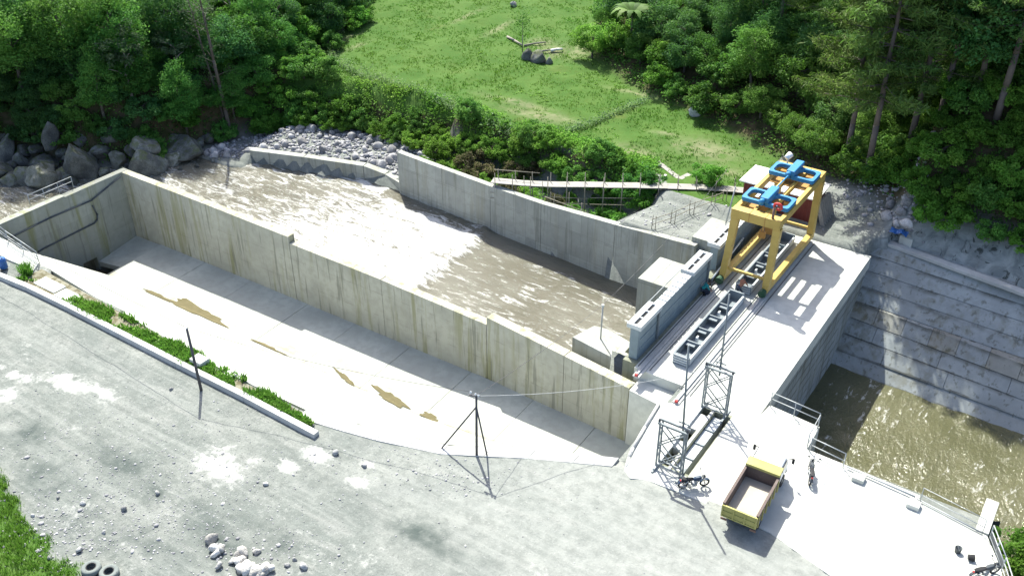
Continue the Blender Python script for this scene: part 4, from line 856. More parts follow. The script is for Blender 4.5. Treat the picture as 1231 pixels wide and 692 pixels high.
M['bikeblue'] = paint('dark_blue_paint', (.02,.045,.09), .35, .1)
def motorcycle(loc, rz, label, paintcol, box=False, lean=.13):
    t = thing('motorcycle', loc, label, 'motorcycle', 'motorcycles parked on the deck')
    ca, sa = math.cos(lean), math.sin(lean)
    def P(name, mb, m, par=t, **k):
        mb.v = [(x, y*ca-z*sa, y*sa+z*ca) for x, y, z in mb.v]; return xf(mb, loc, rz).build(name, M[m], par, **k)
    for x in (-.64, .64):
        w_ = MB(); w_.torus((x,0,.31),.255,.055,(0,1,0),22,8); w_ = P('wheel', w_, 'black', smooth=True)
        q = MB(); q.torus((x,0,.31),.20,.014,(0,1,0),20,6); q.tube((x,-.07,.31),(x,.07,.31),.04,.04,8)
        for k in range(8): a = k*math.pi/4; q.tube((x,0,.31),(x+.2*math.cos(a),0,.31+.2*math.sin(a)),.008,.008,4)
        P('rim', q, 'chrome', w_)
        q = MB()
        for k in range(9):
            a0, a1 = R(25+k*15), R(25+(k+1)*15); c = lambda a, y: (x+.335*math.cos(a), y, .31+.335*math.sin(a))
            q.add([c(a0,-.07),c(a0,.07),c(a1,.07),c(a1,-.07)], [(0,1,2,3)])
        P('mudguard', q, paintcol)
    for s_ in (-1,1):
        q = MB(); q.tube((.64,s_*.09,.31),(.44,s_*.09,.88),.022,.026,8); P('fork', q, 'chrome', smooth=True)
        q = MB(); q.tube((-.64,s_*.10,.31),(-.42,s_*.12,.68),.03,.03,8); P('shock', q, 'chrome', smooth=True)
    q = MB(); q.path([(.40,0,.84),(.25,0,.42),(-.1,0,.30),(-.3,0,.55),(.38,0,.80)], .03, 8); q.path([(-.3,0,.55),(-.75,0,.68)], .025, 8); q.path([(-.1,.08,.33),(-.64,.08,.31)], .025, 6); q.path([(-.1,-.08,.33),(-.64,-.08,.31)], .025, 6); P('frame', q, 'darksteel', smooth=True)
    q = MB(); q.box(-.14,.2,-.11,.11,.24,.46); q.tube((.06,0,.44),(.14,0,.64),.10,.09,10); q.tube((-.0,-.15,.34),(-.0,.15,.34),.1,.1,12); P('engine', q, 'steel', bevel=.02)
    q = MB(); q.loft([[(x, y*w_, z+h*zz) for y, zz in ((-1,0),(1,0),(1.,.6),(.55,1),(-.55,1),(-1.,.6))] for x, w_, z, h in ((-.1,.07,.66,.12),(.05,.13,.64,.22),(.25,.14,.66,.22),(.40,.08,.72,.14))]); P('tank', q, paintcol, bevel=.02)
    q = MB(); q.loft([[(x, y*w_, z+h*zz) for y, zz in ((-1,0),(1,0),(1,.7),(.5,1),(-.5,1),(-1,.7))] for x, w_, z, h in ((-.78,.08,.78,.06),(-.6,.12,.74,.09),(-.3,.13,.70,.1),(-.08,.09,.70,.1))]); P('seat', q, 'black', bevel=.015)
    q = MB(); q.path([(.34,.36,.99),(.38,.30,1.02),(.42,.0,.94),(.38,-.30,1.02),(.34,-.36,.99)], .016, 6); P('handlebar', q, 'darksteel', smooth=True)
    for s_ in (-1,1):
        q = MB(); q.tube((.38,s_*.24,1.02),(.36,s_*.30,1.2),.008,.008,5); q.box(.34,.37,s_*.32-.06,s_*.32+.06,1.16,1.25); P('mirror', q, 'darksteel')
    q = MB(); q.lathe((.54,0,.86), [(0,-.09),(.09,-.08),(.10,0),(.08,.07),(0,.09)], 12); P('headlight', q, 'glass', smooth=True)
    q = MB(); q.path([(.12,-.12,.45),(.14,-.14,.24),(-.2,-.15,.22),(-.85,-.17,.38)], lambda k: (.025,.025,.03,.045)[k], 8); P('exhaust', q, 'chrome', smooth=True)
    q = MB(); q.tube((-.05,.12,.3),(-.15,.36,.02),.015,.015,6); P('side_stand', q, 'darksteel')
    q = MB(); q.box(-.86,-.80,-.05,.05,.66,.74); P('tail_light', q, 'red')
p = at(833,585); motorcycle((p.x, p.y, .02), R(33.8+8), 'blue black motorcycle standing at the foot of the lattice frame', 'bikeblue')
p = at(972,573); motorcycle((p.x, p.y, .012), R(110), 'dark motorcycle standing alone near the jutting railing', 'darksteel')
p = at(1181,692); motorcycle((p.x, p.y, .012), R(50), 'dark motorcycle cut by the lower picture edge beside the side railing', 'darksteel')
for px, py, l, h in [(1151,663,'upright dark bucket on the pale parking deck',.32),(1163,672,'low grey bucket lying tipped on the pale parking deck',.3)]:
    p = at(px, py, .01); bu = thing('bucket', (p.x,p.y,.01), l, 'bucket', 'buckets on the parking deck'); q = MB()
    q.lathe((0,0,0), [(0,.0),(.15,.0),(.18,h),(.19,h),(.19,h-.02),(.17,h-.02),(.14,.02),(0,.02)], 16)
    if 'tipped' in l: q.v = [(z, y, x+.18) for x, y, z in q.v]
    xf(q, (p.x,p.y,.01), .4); q.build('bucket_body', M['darksteel'] if 'upright' in l else M['black'], bu, True)
    q = MB(); q.torus((p.x,p.y,.01+(h if 'upright' in l else .18)), .19,.01,(.8,.2,.4),16,5); q.build('handle', M['steel'], bu, True)
# tyres
for px, py, l in [(110,683,'dusty old tyre lying on the rough ground, further from the rubble pile'),(131,687,'dusty old tyre lying on the rough ground, nearer the rubble pile')]:
    p = at(px, py, .2); z = gz(p.x, p.y); ty = thing('old_tyre', (p.x,p.y,z), l, 'tyre', 'old tyres by the grass')
    q = MB(); q.lathe((p.x,p.y,z+.03), [(.25,.02),(.42,.0),(.50,.05),(.51,.15),(.49,.25),(.42,.30),(.25,.28),(.23,.22),(.36,.2),(.36,.08),(.23,.06),(.25,.02)], 24); q.build('tread', M['tyregrey'], ty, True)
    q = MB(); q.torus((p.x,p.y,z+.30),.245,.03,(0,0,1),24,6); q.build('bead', M['black'], ty, True)

# ------------------------------------------------------------------ people
def figure(name, loc, rz, joints, edges, mats, label, cloth):
    """one continuous skin surface; joints: name -> (x,y,z,r); mats by joint prefix"""
    t = thing(name, loc, label, 'person')
    names = list(joints); idx = {k: i for i, k in enumerate(names)}; c, s_ = math.cos(rz), math.sin(rz)
    vs = [(joints[k][0]*c-joints[k][1]*s_, joints[k][0]*s_+joints[k][1]*c, joints[k][2]) for k in names]
    me = bpy.data.meshes.new('body'); me.from_pydata(vs, [(idx[a], idx[b]) for a, b in edges], [])
    o = bpy.data.objects.new('body_rig', me); COL.objects.link(o)
    o.modifiers.new('skin', 'SKIN'); su = o.modifiers.new('sub', 'SUBSURF'); su.levels = 1; su.render_levels = 1
    for k, sv in zip(names, me.skin_vertices[0].data): sv.radius = (joints[k][3],)*2; sv.use_root = (k == 'pelvis')
    bpy.context.view_layer.update(); dg = bpy.context.evaluated_depsgraph_get(); m2 = bpy.data.meshes.new_from_object(o.evaluated_get(dg)); bpy.data.objects.remove(o)
    m2.materials.clear()
    for k in cloth: m2.materials.append(M[k])
    pts = np.array(vs)
    for f in m2.polygons:
        k = names[int(np.argmin(((pts-np.array(f.center))**2).sum(1)))]; f.material_index = mats(k); f.use_smooth = True
    b = bpy.data.objects.new('body', m2); COL.objects.link(b); b.parent = t
    hx, hy, hz, hr = joints['head']; hx, hy = hx*c-hy*s_, hx*s_+hy*c
    q = MB(); q.lathe((0,0,0), [(.0,.13),(.06,.125),(.10,.09),(.125,.03),(.12,-.04),(.10,-.06)], 14); q.v = [(loc[0]+hx+x-.02*c, loc[1]+hy+y-.02*s_, loc[2]+hz+z) for x, y, z in q.v]; q.build('hair', M['black'], t, True)
    q = MB()
    for e in (-1,1): q.lathe((loc[0]+hx+.105*c-e*.04*s_, loc[1]+hy+.105*s_+e*.04*c, loc[2]+hz), [(0,-.014),(.014,0),(0,.014)], 8)
    q.build('eye', M['darksteel'], t)
    q = MB(); q.lathe((loc[0]+hx+.125*c, loc[1]+hy+.125*s_, loc[2]+hz-.045), [(.018,-.02),(.012,.01),(0,.03)], 6); q.build('nose', M['skin'], t)
M['skin'] = paint('skin', (.20,.10,.06), .6, 0); M['teal'] = paint('teal_shirt', (.02,.26,.27), .9, 0); M['jeans'] = paint('dark_trousers', (.03,.04,.06), .9, 0)
M['browncloth'] = paint('brown_shirt', (.27,.12,.07), .9, 0); M['boots'] = paint('boots', (.03,.025,.02), .8, 0)
def crouch(bend):
    J = {'pelvis':(-.18,0,.52,.14),'belly':(-.02,0,.62,.14),'chest':(.16*bend,0,.86,.16),'neck':(.28*bend,0,1.02,.06),'head':(.36*bend,0,1.17,.105)}; E_ = [('pelvis','belly'),('belly','chest'),('chest','neck'),('neck','head')]
    for s_, n_ in ((1,'l'),(-1,'r')):
        J.update({'hip'+n_:(-.14,s_*.13,.50,.10),'knee'+n_:(.24,s_*.19,.52,.075),'ankle'+n_:(-.02,s_*.16,.09,.05),'toe'+n_:(.20,s_*.18,.045,.045),
                  'shoulder'+n_:(.16*bend,s_*.20,.92,.075),'elbow'+n_:(.34,s_*.27,.68,.05),'wrist'+n_:(.52,s_*.16,.50,.032),'palm'+n_:(.59,s_*.14,.45,.036)})
        E_ += [('pelvis','hip'+n_),('hip'+n_,'knee'+n_),('knee'+n_,'ankle'+n_),('ankle'+n_,'toe'+n_),('chest','shoulder'+n_),('shoulder'+n_,'elbow'+n_),('elbow'+n_,'wrist'+n_),('wrist'+n_,'palm'+n_)]
        for k in range(4):
            y = s_*(.14+(k-1.5)*.022); J['finger%d%s' % (k,n_)] = (.645+.01*(1.5-abs(k-1.5)),y,.41,.010); J['tip%d%s' % (k,n_)] = (.66,y,.37-.01*(k % 2),.008); E_ += [('palm'+n_,'finger%d%s' % (k,n_)),('finger%d%s' % (k,n_),'tip%d%s' % (k,n_))]
        J['thumb'+n_] = (.60,s_*.09,.43,.011); E_.append(('palm'+n_,'thumb'+n_))
    return J, E_
def stoop():
    J, E_ = crouch(1.0); J2 = {}
    for k, (x, y, z, r) in J.items():
        if k.startswith(('knee',)): z = .50; x = .06
        elif k.startswith(('ankle','toe')): x -= .05
        elif k.startswith(('pelvis','hip')): z += .38; x -= .1
        else: z += .30; x += .12
        J2[k] = (x, y, z, r)
    return J2, E_
def mk(k):
    if k.startswith(('head','neck','wrist','palm','finger','tip','thumb')): return 2
    if k.startswith(('pelvis','hip','knee')): return 1
    if k.startswith(('ankle','toe')): return 3
    return 0
J, E_ = crouch(1.2); p = at(845,353,.1); figure('person', (p.x, p.y, .02), R(30), J, E_, mk, 'crouching worker in a teal shirt at the foot of the second gate', ['teal','jeans','skin','boots'])
J, E_ = stoop(); p = at(889,356,.1); figure('person', (-19.95, 60.22, .02), R(70), J, E_, mk, 'stooping dark haired worker in brown between the two stoplog beams', ['browncloth','jeans','skin','boots'])
sk = MB(); sk.lathe((-22.05,59.2,.0), [(0,.45),(.12,.42),(.22,.3),(.28,.12),(.3,.0)], 12); o = sk.build('tool_sack', M['jeans'], None, True); tag(o, 'dark tool sack slumped beside the crouching teal worker', 'sack')

# ------------------------------------------------------------------ rocks
def ico(sub):
    import bmesh
    b = bmesh.new(); bmesh.ops.create_icosphere(b, subdivisions=sub, radius=1); v = np.array([x.co[:] for x in b.verts]); f = np.array([[x.index for x in p.verts] for p in b.faces]); b.free(); return v, f
ICO = {k: ico(k) for k in (1,2,4)}
def rockv(sub, seed, ang=.35, cut=8):
    v, f = ICO[sub]; rg = np.random.default_rng(seed); w = v.copy()
    for _ in range(cut):                                 # flatten by random planes: broken facets
        nrm = rg.normal(size=3); nrm /= np.linalg.norm(nrm); d = rg.uniform(.5,.82); e = w@nrm-d; w = w-np.where(e > 0, e*.97, 0)[:,None]*nrm
    o = rg.uniform(0, 50, 3)
    nz = np.array([mnoise.fractal(Vector(x*1.3+o), 1., 2., 4) for x in v]); w = w*(1+ang*.35*nz)[:,None]
    return w, f
ROCKM = {}
def rockmesh(key, sub, seed, m, ang=.35, cut=9):
    if key not in ROCKM:
        v, f = rockv(sub, seed, ang, cut); o = npmesh('rock', v, f, m, None, sub >= 4); ROCKM[key] = o.data; bpy.data.objects.remove(o)
    return ROCKM[key]
def rock(name, px, py, z, w, d, h, m, seed, label, cat='boulder', group=None, sub=4, sink=.25, pos=None):
    p = pos if pos is not None else at(px, py, z); o = bpy.data.objects.new(name, rockmesh((m, seed, sub), sub, seed, M[m])); COL.objects.link(o)
    o.location = (p.x, p.y, p.z+h*(1-sink)-h*.35); o.scale = (w/2, d/2, h/2*1.5); o.rotation_euler = (random.uniform(-.2,.2), random.uniform(-.2,.2), random.uniform(0,6.28)); return tag(o, label, cat, group)
GB = 'boulders strewn along the far river edge'
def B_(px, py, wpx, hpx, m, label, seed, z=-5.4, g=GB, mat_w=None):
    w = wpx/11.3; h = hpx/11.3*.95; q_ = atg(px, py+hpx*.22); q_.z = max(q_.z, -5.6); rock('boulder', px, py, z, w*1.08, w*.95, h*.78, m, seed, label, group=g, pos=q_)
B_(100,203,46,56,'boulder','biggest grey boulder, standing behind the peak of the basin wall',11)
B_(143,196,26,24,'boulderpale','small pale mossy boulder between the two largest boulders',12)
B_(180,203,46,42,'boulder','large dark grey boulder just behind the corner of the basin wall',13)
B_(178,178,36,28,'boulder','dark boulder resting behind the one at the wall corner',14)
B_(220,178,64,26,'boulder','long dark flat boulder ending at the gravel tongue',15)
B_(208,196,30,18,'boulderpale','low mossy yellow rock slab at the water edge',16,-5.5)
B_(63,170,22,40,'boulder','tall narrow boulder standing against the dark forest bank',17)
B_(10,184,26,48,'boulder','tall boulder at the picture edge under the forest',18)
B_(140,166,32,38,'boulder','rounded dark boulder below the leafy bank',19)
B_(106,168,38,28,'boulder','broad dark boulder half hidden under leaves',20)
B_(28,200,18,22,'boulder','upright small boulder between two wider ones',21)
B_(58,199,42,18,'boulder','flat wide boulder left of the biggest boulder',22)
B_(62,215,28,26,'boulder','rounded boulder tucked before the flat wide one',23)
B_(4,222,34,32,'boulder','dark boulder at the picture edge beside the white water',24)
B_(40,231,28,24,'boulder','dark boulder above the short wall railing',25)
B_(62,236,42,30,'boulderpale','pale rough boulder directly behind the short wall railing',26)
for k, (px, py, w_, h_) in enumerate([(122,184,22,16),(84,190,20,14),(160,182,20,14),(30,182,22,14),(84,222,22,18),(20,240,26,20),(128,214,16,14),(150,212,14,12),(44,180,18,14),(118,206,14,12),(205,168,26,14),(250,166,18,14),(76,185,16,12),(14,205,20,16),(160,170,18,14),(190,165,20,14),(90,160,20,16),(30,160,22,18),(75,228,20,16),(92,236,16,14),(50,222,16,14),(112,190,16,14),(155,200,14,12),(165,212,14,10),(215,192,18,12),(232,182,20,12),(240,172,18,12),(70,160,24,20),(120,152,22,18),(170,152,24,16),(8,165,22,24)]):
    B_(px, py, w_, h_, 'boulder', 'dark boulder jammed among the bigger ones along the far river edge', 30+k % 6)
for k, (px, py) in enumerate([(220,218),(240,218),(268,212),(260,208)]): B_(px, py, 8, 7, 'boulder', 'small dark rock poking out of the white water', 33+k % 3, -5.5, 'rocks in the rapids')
# cobbles: the larger ones singly, the rest as one mass
def on_bar(u, v):
    return ((u > -83) & (u < -58) & (v < np.interp(u, BANK[:,0], BANK[:,1])+1.6) & (v > np.interp(u, [-83,-77,-70.5,-63.8,-58.8], [60.5,64.5,67.1,68.8,68.7])))
def scatter_rocks(name, P, S, m, kind, par=None, sub=1, seed=3, parent=None):
    rg = np.random.default_rng(seed); base = [rockv(sub, 100+k, .4, 6) for k in range(6)]; V = []; Fs = []; off = 0
    for k, (p, s_) in enumerate(zip(P, S)):
        v, f = base[k % 6]; a = rg.uniform(0, 6.28); ca, sa = math.cos(a), math.sin(a); sc = s_*rg.uniform([.8,.7,.5],[1.3,1.1,.9]); w = v*sc
        w = np.stack([w[:,0]*ca-w[:,1]*sa, w[:,0]*sa+w[:,1]*ca, w[:,2]], 1)+p; V.append(w); Fs.append(f+off); off += len(v)
    o = npmesh(name, np.concatenate(V), np.concatenate(Fs), m, {'tint': np.repeat(rg.random(len(P)), len(base[0][0]))}, False, parent); o['kind'] = kind; return o
u = RNG.uniform(-83, -57.6, 6000); v = RNG.uniform(58, 76, 6000); k = on_bar(u, v); u, v = u[k][:1900], v[k][:1900]
k = RNG.random(len(u)) < 1; z = ground(u, v); S = RNG.lognormal(-1.75, .40, len(u)).clip(.08, .5)
n = NT('cobble_mass'); t_ = n.attr('tint'); f_ = n.noise(5, 4); M['cobmass'] = n.fin(n.mix(n.ramp(f_, .4, .7, 0, .5), n.mix(n.ramp(t_, 0, 1), (.20,.20,.215), (.42,.415,.42)), (.15,.15,.15)), .9, .2)
o = scatter_rocks('river_cobbles', np.stack([u, v, z+S*.25], 1), S, M['cobmass'], 'stuff')
u = RNG.uniform(-82, -58, 400); v = RNG.uniform(60, 75, 400); k = on_bar(u, v); u, v = u[k][:55], v[k][:55]
for i, (a, b) in enumerate(zip(u, v)):
    s_ = random.uniform(.7,1.25); rock('river_stone', 0, 0, 0, s_*1.2, s_, s_*.75, 'cobble', 50+i % 7, 'larger grey stone lying on the cobble bar behind the low wall', 'stone', 'stones on the cobble bar', 2, .4, Vector((a, b, gz(a, b))))
# rubble pile near the road and loose stones
p0 = at(300,684)
for i in range(34):
    px, py = random.gauss(296,15), random.gauss(681,9); px += (py-680)*1.2
    p = at(px, py); z = gz(p.x, p.y); s_ = random.uniform(.35,.75); rock('rubble_piece', 0, 0, 0, s_*1.3, s_*.8, s_*.6, 'rubble', 60+i % 8, 'pale broken concrete piece in the heap at the road edge', 'rubble', 'rubble heap at the road edge', 2, .3, Vector((p.x, p.y, z+random.uniform(0,.12))))
for i, (px, py) in enumerate([(354,673),(366,682),(345,680),(96,662),(60,672),(392,420),(404,545),(378,404),(438,560),(206,468),(320,582),(190,594),(100,606),(70,600),(150,612),(40,622),(125,640)]):
    p = at(px, py); s_ = random.uniform(.25,.5); rock('loose_stone', 0, 0, 0, s_*1.2, s_, s_*.7, 'rocks_road', 60+i % 8, 'loose pale stone lying on the gravel road', 'stone', 'loose stones on the gravel road', 2, .35, Vector((p.x, p.y, gz(p.x, p.y))))
P = []; S = []
for (px, py, sx, sy, n_, sm) in [(200,600,110,45,1300,.034),(120,560,90,50,900,.036),(300,560,220,80,900,.022),(520,600,240,60,300,.02),(480,545,70,14,200,.04),(560,575,40,12,140,.045),(300,664,60,14,200,.05),(60,640,40,30,300,.055),(330,480,40,20,120,.035),(140,640,60,16,300,.04)]:
    for _ in range(n_):
        p = at(random.gauss(px, sx), random.gauss(py, sy))
        if p.y < 38 and p.y < (30.9 if p.x < -35 else nearv(p.x)-1.0): P.append((p.x, p.y, 0)); S.append(sm*random.lognormvariate(0, .5))
P = np.array(P); P[:,2] = ground(P[:,0], P[:,1]); S = np.array(S); o = scatter_rocks('road_gravel', P, S, M['cobmass'], 'stuff', seed=8)
# stones and rubble behind the deck end
P = []; S = []
for (px, py, sx, sy, n_, sm) in [(1040,240,22,7,200,.10),(1075,255,16,12,160,.16),(1020,262,30,16,160,.06),(780,262,40,14,160,.08),(700,275,30,10,80,.12),(1085,280,10,10,60,.16),(830,262,24,14,150,.06)]:
    for _ in range(n_):
        p = at(random.gauss(px, sx), random.gauss(py, sy), .2)
        if p.y > 71.8 or p.x < -26.5: 
            if p.y > rwall(p.x)+.9: P.append((p.x, p.y, 0)); S.append(sm*random.lognormvariate(0, .5))
P = np.array(P); P[:,2] = ground(P[:,0], P[:,1]); o = scatter_rocks('bank_gravel', P, np.array(S), M['cobmass'], 'stuff', seed=9)
for i, (px, py) in enumerate([(1070,248),(1082,258),(1090,245),(1078,270),(1088,272),(1066,262)]):
    p = atg(px, py); s_ = random.uniform(.6,1.1); rock('corner_rock', 0, 0, 0, s_*1.3, s_, s_*.7, 'cobble', 50+i % 7, 'broken grey rock dumped at the corner above the canal wall', 'rock', 'rocks dumped above the canal wall', 2, .35, Vector((p.x, p.y, p.z)))
dp = thing('debris_sheet', tuple(atg(1080,282)), 'crumpled blue plastic sheet among the rocks above the canal wall', 'sheet'); p = dp.location
xs_ = np.linspace(-.7,.7,9); q = MB(); q.add([(p.x+a, p.y+b*.8, p.z+.25+.28*mnoise.noise(Vector((a*2.2,b*2.2,3)))) for b in xs_ for a in xs_], [(j*9+i, j*9+i+1, j*9+i+10, j*9+i+9) for j in range(8) for i in range(8)]); q.build('sheet_fold', M['plasticblue'], dp)
# rocks, logs and marks on the meadow
for px, py, w_, h_, l in [(836,133,18,12,'lone grey rock at the forest edge of the lower meadow'),(648,70,26,14,'dark grey rock heap top in the upper meadow below the sapling'),(634,68,16,14,'darker rock beside the meadow logs'),(617,5,14,9,'grey rock at the top edge of the meadow'),(660,74,12,8,'small dark rock at the end of the meadow rock heap')]:
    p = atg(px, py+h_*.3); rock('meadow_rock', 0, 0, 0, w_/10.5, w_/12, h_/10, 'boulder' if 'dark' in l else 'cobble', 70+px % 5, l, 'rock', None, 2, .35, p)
for (a, b, r, l) in [((610,46),(628,57),.16,'short grey log lying on the upper meadow'),((630,56),(656,53),.12,'long thin pale log lying beside the sapling'),((662,63),(676,62),.2,'white sawn beam lying on bare soil in the meadow'),((640,66),(664,62),.14,'dark log lying across the meadow rocks')]:
    A_, B2_ = atg(*a)+Vector((0,0,r)), atg(*b)+Vector((0,0,r+.1)); q = MB(); q.path([A_, A_.lerp(B2_,.5)+Vector((0,0,.06)), B2_], lambda k: r*(1-.2*k), 8); o = q.build('log', M['whitesheet'] if 'white' in l else M['barkpale'], None, True); tag(o, l, 'log')
fo_ = thing('old_foundation', tuple(atg(806,206)), 'low L shaped remains of a foundation in the lower meadow', 'foundation')
for a, b in (((790,194),(816,214)),((817,215),(829,209))):
    A_, B2_ = atg(*a), atg(*b); q = MB(); q.bar(A_-Vector((0,0,.08)), B2_-Vector((0,0,.08)), .5, .2); q.build('footing', M['wood'], fo_)
for i, (px, py) in enumerate([(779,193),(784,203),(800,212),(793,200)]):
    p = atg(px, py); s_ = random.uniform(.3,.5); rock('meadow_stone', 0, 0, 0, s_*1.3, s_, s_*.6, 'rubble', 60+i, 'small pale stone by the foundation in the lower meadow', 'stone', 'stones by the old foundation', 2, .3, p)

# ------------------------------------------------------------------ foliage
def leafcloud(C, size, tint, rg, up=.35, aspect=.5, out=None):
    """one rhombus leaf per centre: returns verts, quads, tint"""
    n_ = len(C); N_ = rg.normal(size=(n_,3)); N_[:,2] = np.abs(N_[:,2])+up
    if out is not None: N_ += out*.8
    N_ /= np.linalg.norm(N_, axis=1)[:,None]; T_ = np.cross(N_, rg.normal(size=(n_,3))); T_ /= np.linalg.norm(T_, axis=1)[:,None]+1e-9; B_2 = np.cross(N_, T_)
    s_ = (size*rg.uniform(.6,1.3,n_))[:,None]; a = T_*s_*.5; b = B_2*s_*.5*aspect; dr = N_*s_*.10
    V = np.stack([C-a-dr, C+b, C+a-dr, C-b], 1).reshape(-1,3); return V, np.arange(n_*4).reshape(-1,4), np.repeat(tint, 4)
CROWN = {}
def crown_mesh(kind, seed):
    rg = np.random.default_rng(seed*13+5)
    spec = dict(broad=(85,120,.205,(1,1,.85)), tall=(105,115,.195,(.8,.8,1.25)), bush=(46,120,.18,(1,1,.75)), cane=(26,90,.20,(1,1,1.1)), loose=(48,40,.26,(1,1,.9)))[kind]
    nc, nl, ls, rad = spec; d = rg.normal(size=(nc,3)); d /= np.linalg.norm(d, axis=1)[:,None]; r = rg.uniform(.45,1.0,nc)**.6; lump = 1+.28*np.sin(d[:,0]*3+seed)*np.cos(d[:,1]*4+seed*2)
    cc = d*(r*lump)[:,None]; cc[:,2] = np.where(cc[:,2] < -.45, cc[:,2]*.5, cc[:,2]); cc *= np.array(rad)
    cr = rg.uniform(.16,.36,nc)*(1.15 if kind != 'loose' else .9); ct = rg.random(nc); Cs = []; T_ = []; O_ = []
    for k in range(nc):
        m_ = int(nl*rg.uniform(.7,1.3)); e = rg.normal(size=(m_,3)); e /= np.linalg.norm(e, axis=1)[:,None]; e *= (rg.uniform(.2,1,m_)**.5)[:,None]; e[:,2] *= .65
        Cs.append(cc[k]+e*cr[k]); T_.append(np.clip(ct[k]*.75+rg.random(m_)*.3, 0, 1)); O_.append(e)
    Cs = np.concatenate(Cs); T_ = np.concatenate(T_); O_ = np.concatenate(O_); return Cs, T_, O_, ls, rg
def get_crown(kind, seed, m, R_=(2.2,2.2), leaf=1.):
    key = (kind, seed, m)
    if key not in CROWN:
        Cs, T_, O_, ls, rg = crown_mesh(kind, seed); V, Q, t_ = leafcloud(Cs*R_[0], ls*leaf, T_, rg, .35, .55, O_)
        if kind == 'cane':
            V = V
        o = npmesh('crown', V, Q, M[m], {'tint': t_}); CROWN[key] = o.data; bpy.data.objects.remove(o)
    return CROWN[key]
TRUNK = {}
def get_trunk(kind, seed, m, h, r, spread):
    key = (kind, seed, m)
    if key not in TRUNK:
        rg = random.Random(seed); q = MB(); pts = [(0,0,-.4)]; 
        for k in range(1,6): pts.append((rg.uniform(-.12,.12)*k*.5, rg.uniform(-.12,.12)*k*.5, h*k/5))
        q.path(pts, lambda k: r*(1.15-.17*k), 7)
        for k in range(7):
            t_ = rg.uniform(.45,.95); i = min(4, int(t_*5)); a = Vector(pts[i]).lerp(Vector(pts[i+1]), t_*5-i); an = rg.uniform(0,6.28); L = spread*rg.uniform(.5,1); e = a+Vector((math.cos(an)*L, math.sin(an)*L, L*.7)); mid = a.lerp(e,.5)+Vector((0,0,.12*L))
            q.path([a, mid, e], lambda j: r*(.45-.15*j), 5)
        o = q.build('trunk', M[m], None, True); TRUNK[key] = o.data; bpy.data.objects.remove(o)
    return TRUNK[key]
def put(name, p, label, cat, group, trunk, crown, ch, s_, rz, sz=1.):
    t = thing(name, (p.x, p.y, p.z), label, cat, group); t.rotation_euler = (0,0,rz); t.scale = (s_, s_, s_*sz)
    if trunk: o = bpy.data.objects.new('trunk', trunk); COL.objects.link(o); o.parent = t
    o = bpy.data.objects.new('crown', crown); COL.objects.link(o); o.parent = t; o.location = (0,0,ch); return t
def seen(p, top=8, mx=60, my=60):
    a, b = proj(p[0], p[1], p[2]), proj(p[0], p[1], p[2]+top); return -mx < a[0] < 1231+mx and a[1] > -my-10 and b[1] < 692
def tree(p, kind, seed, group, label, s_=1., m='leaf', name=None):
    rz = random.uniform(0,6.28)
    if kind == 'broad': return put(name or 'broadleaf_tree', p, label, 'tree', group, get_trunk('broad', seed, 'bark', 3.2, .16, 1.5), get_crown('broad', seed, m, (2.7,), 1.1), 2.7, s_, rz)
    if kind == 'tall': return put(name or 'tall_tree', p, label, 'tree', group, get_trunk('tall', seed, 'bark', 6.0, .18, 1.6), get_crown('tall', seed, m, (3.0,), 1.1), 4.6, s_, rz)
    if kind == 'loose': return put(name or 'sparse_tree', p, label, 'tree', group, get_trunk('loose', seed, 'barkpale', 5.0, .15, 1.9), get_crown('loose', seed, m, (2.4,), .9), 5.2, s_, rz)
    if kind == 'bush': return put(name or 'bush', p, label, 'bush', group, get_trunk('bush', seed, 'bark', 1.0, .08, .8), get_crown('bush', seed, m, (1.4,), 1.0), .95, s_, rz)
def spread(n_, test, box, dmin, seed):
    rg = np.random.default_rng(seed); out = []; cell = {}
    X = rg.uniform(box[0], box[1], n_); Y = rg.uniform(box[2], box[3], n_); ok = test(X, Y)
    for x, y in zip(X[ok], Y[ok]):
        c = (int(x//dmin), int(y//dmin))
        if any((x-a)**2+(y-b)**2 < dmin*dmin for i in (-1,0,1) for j in (-1,0,1) for a, b in cell.get((c[0]+i, c[1]+j), [])): continue
        cell.setdefault(c, []).append((x, y)); out.append((x, y))
    return out
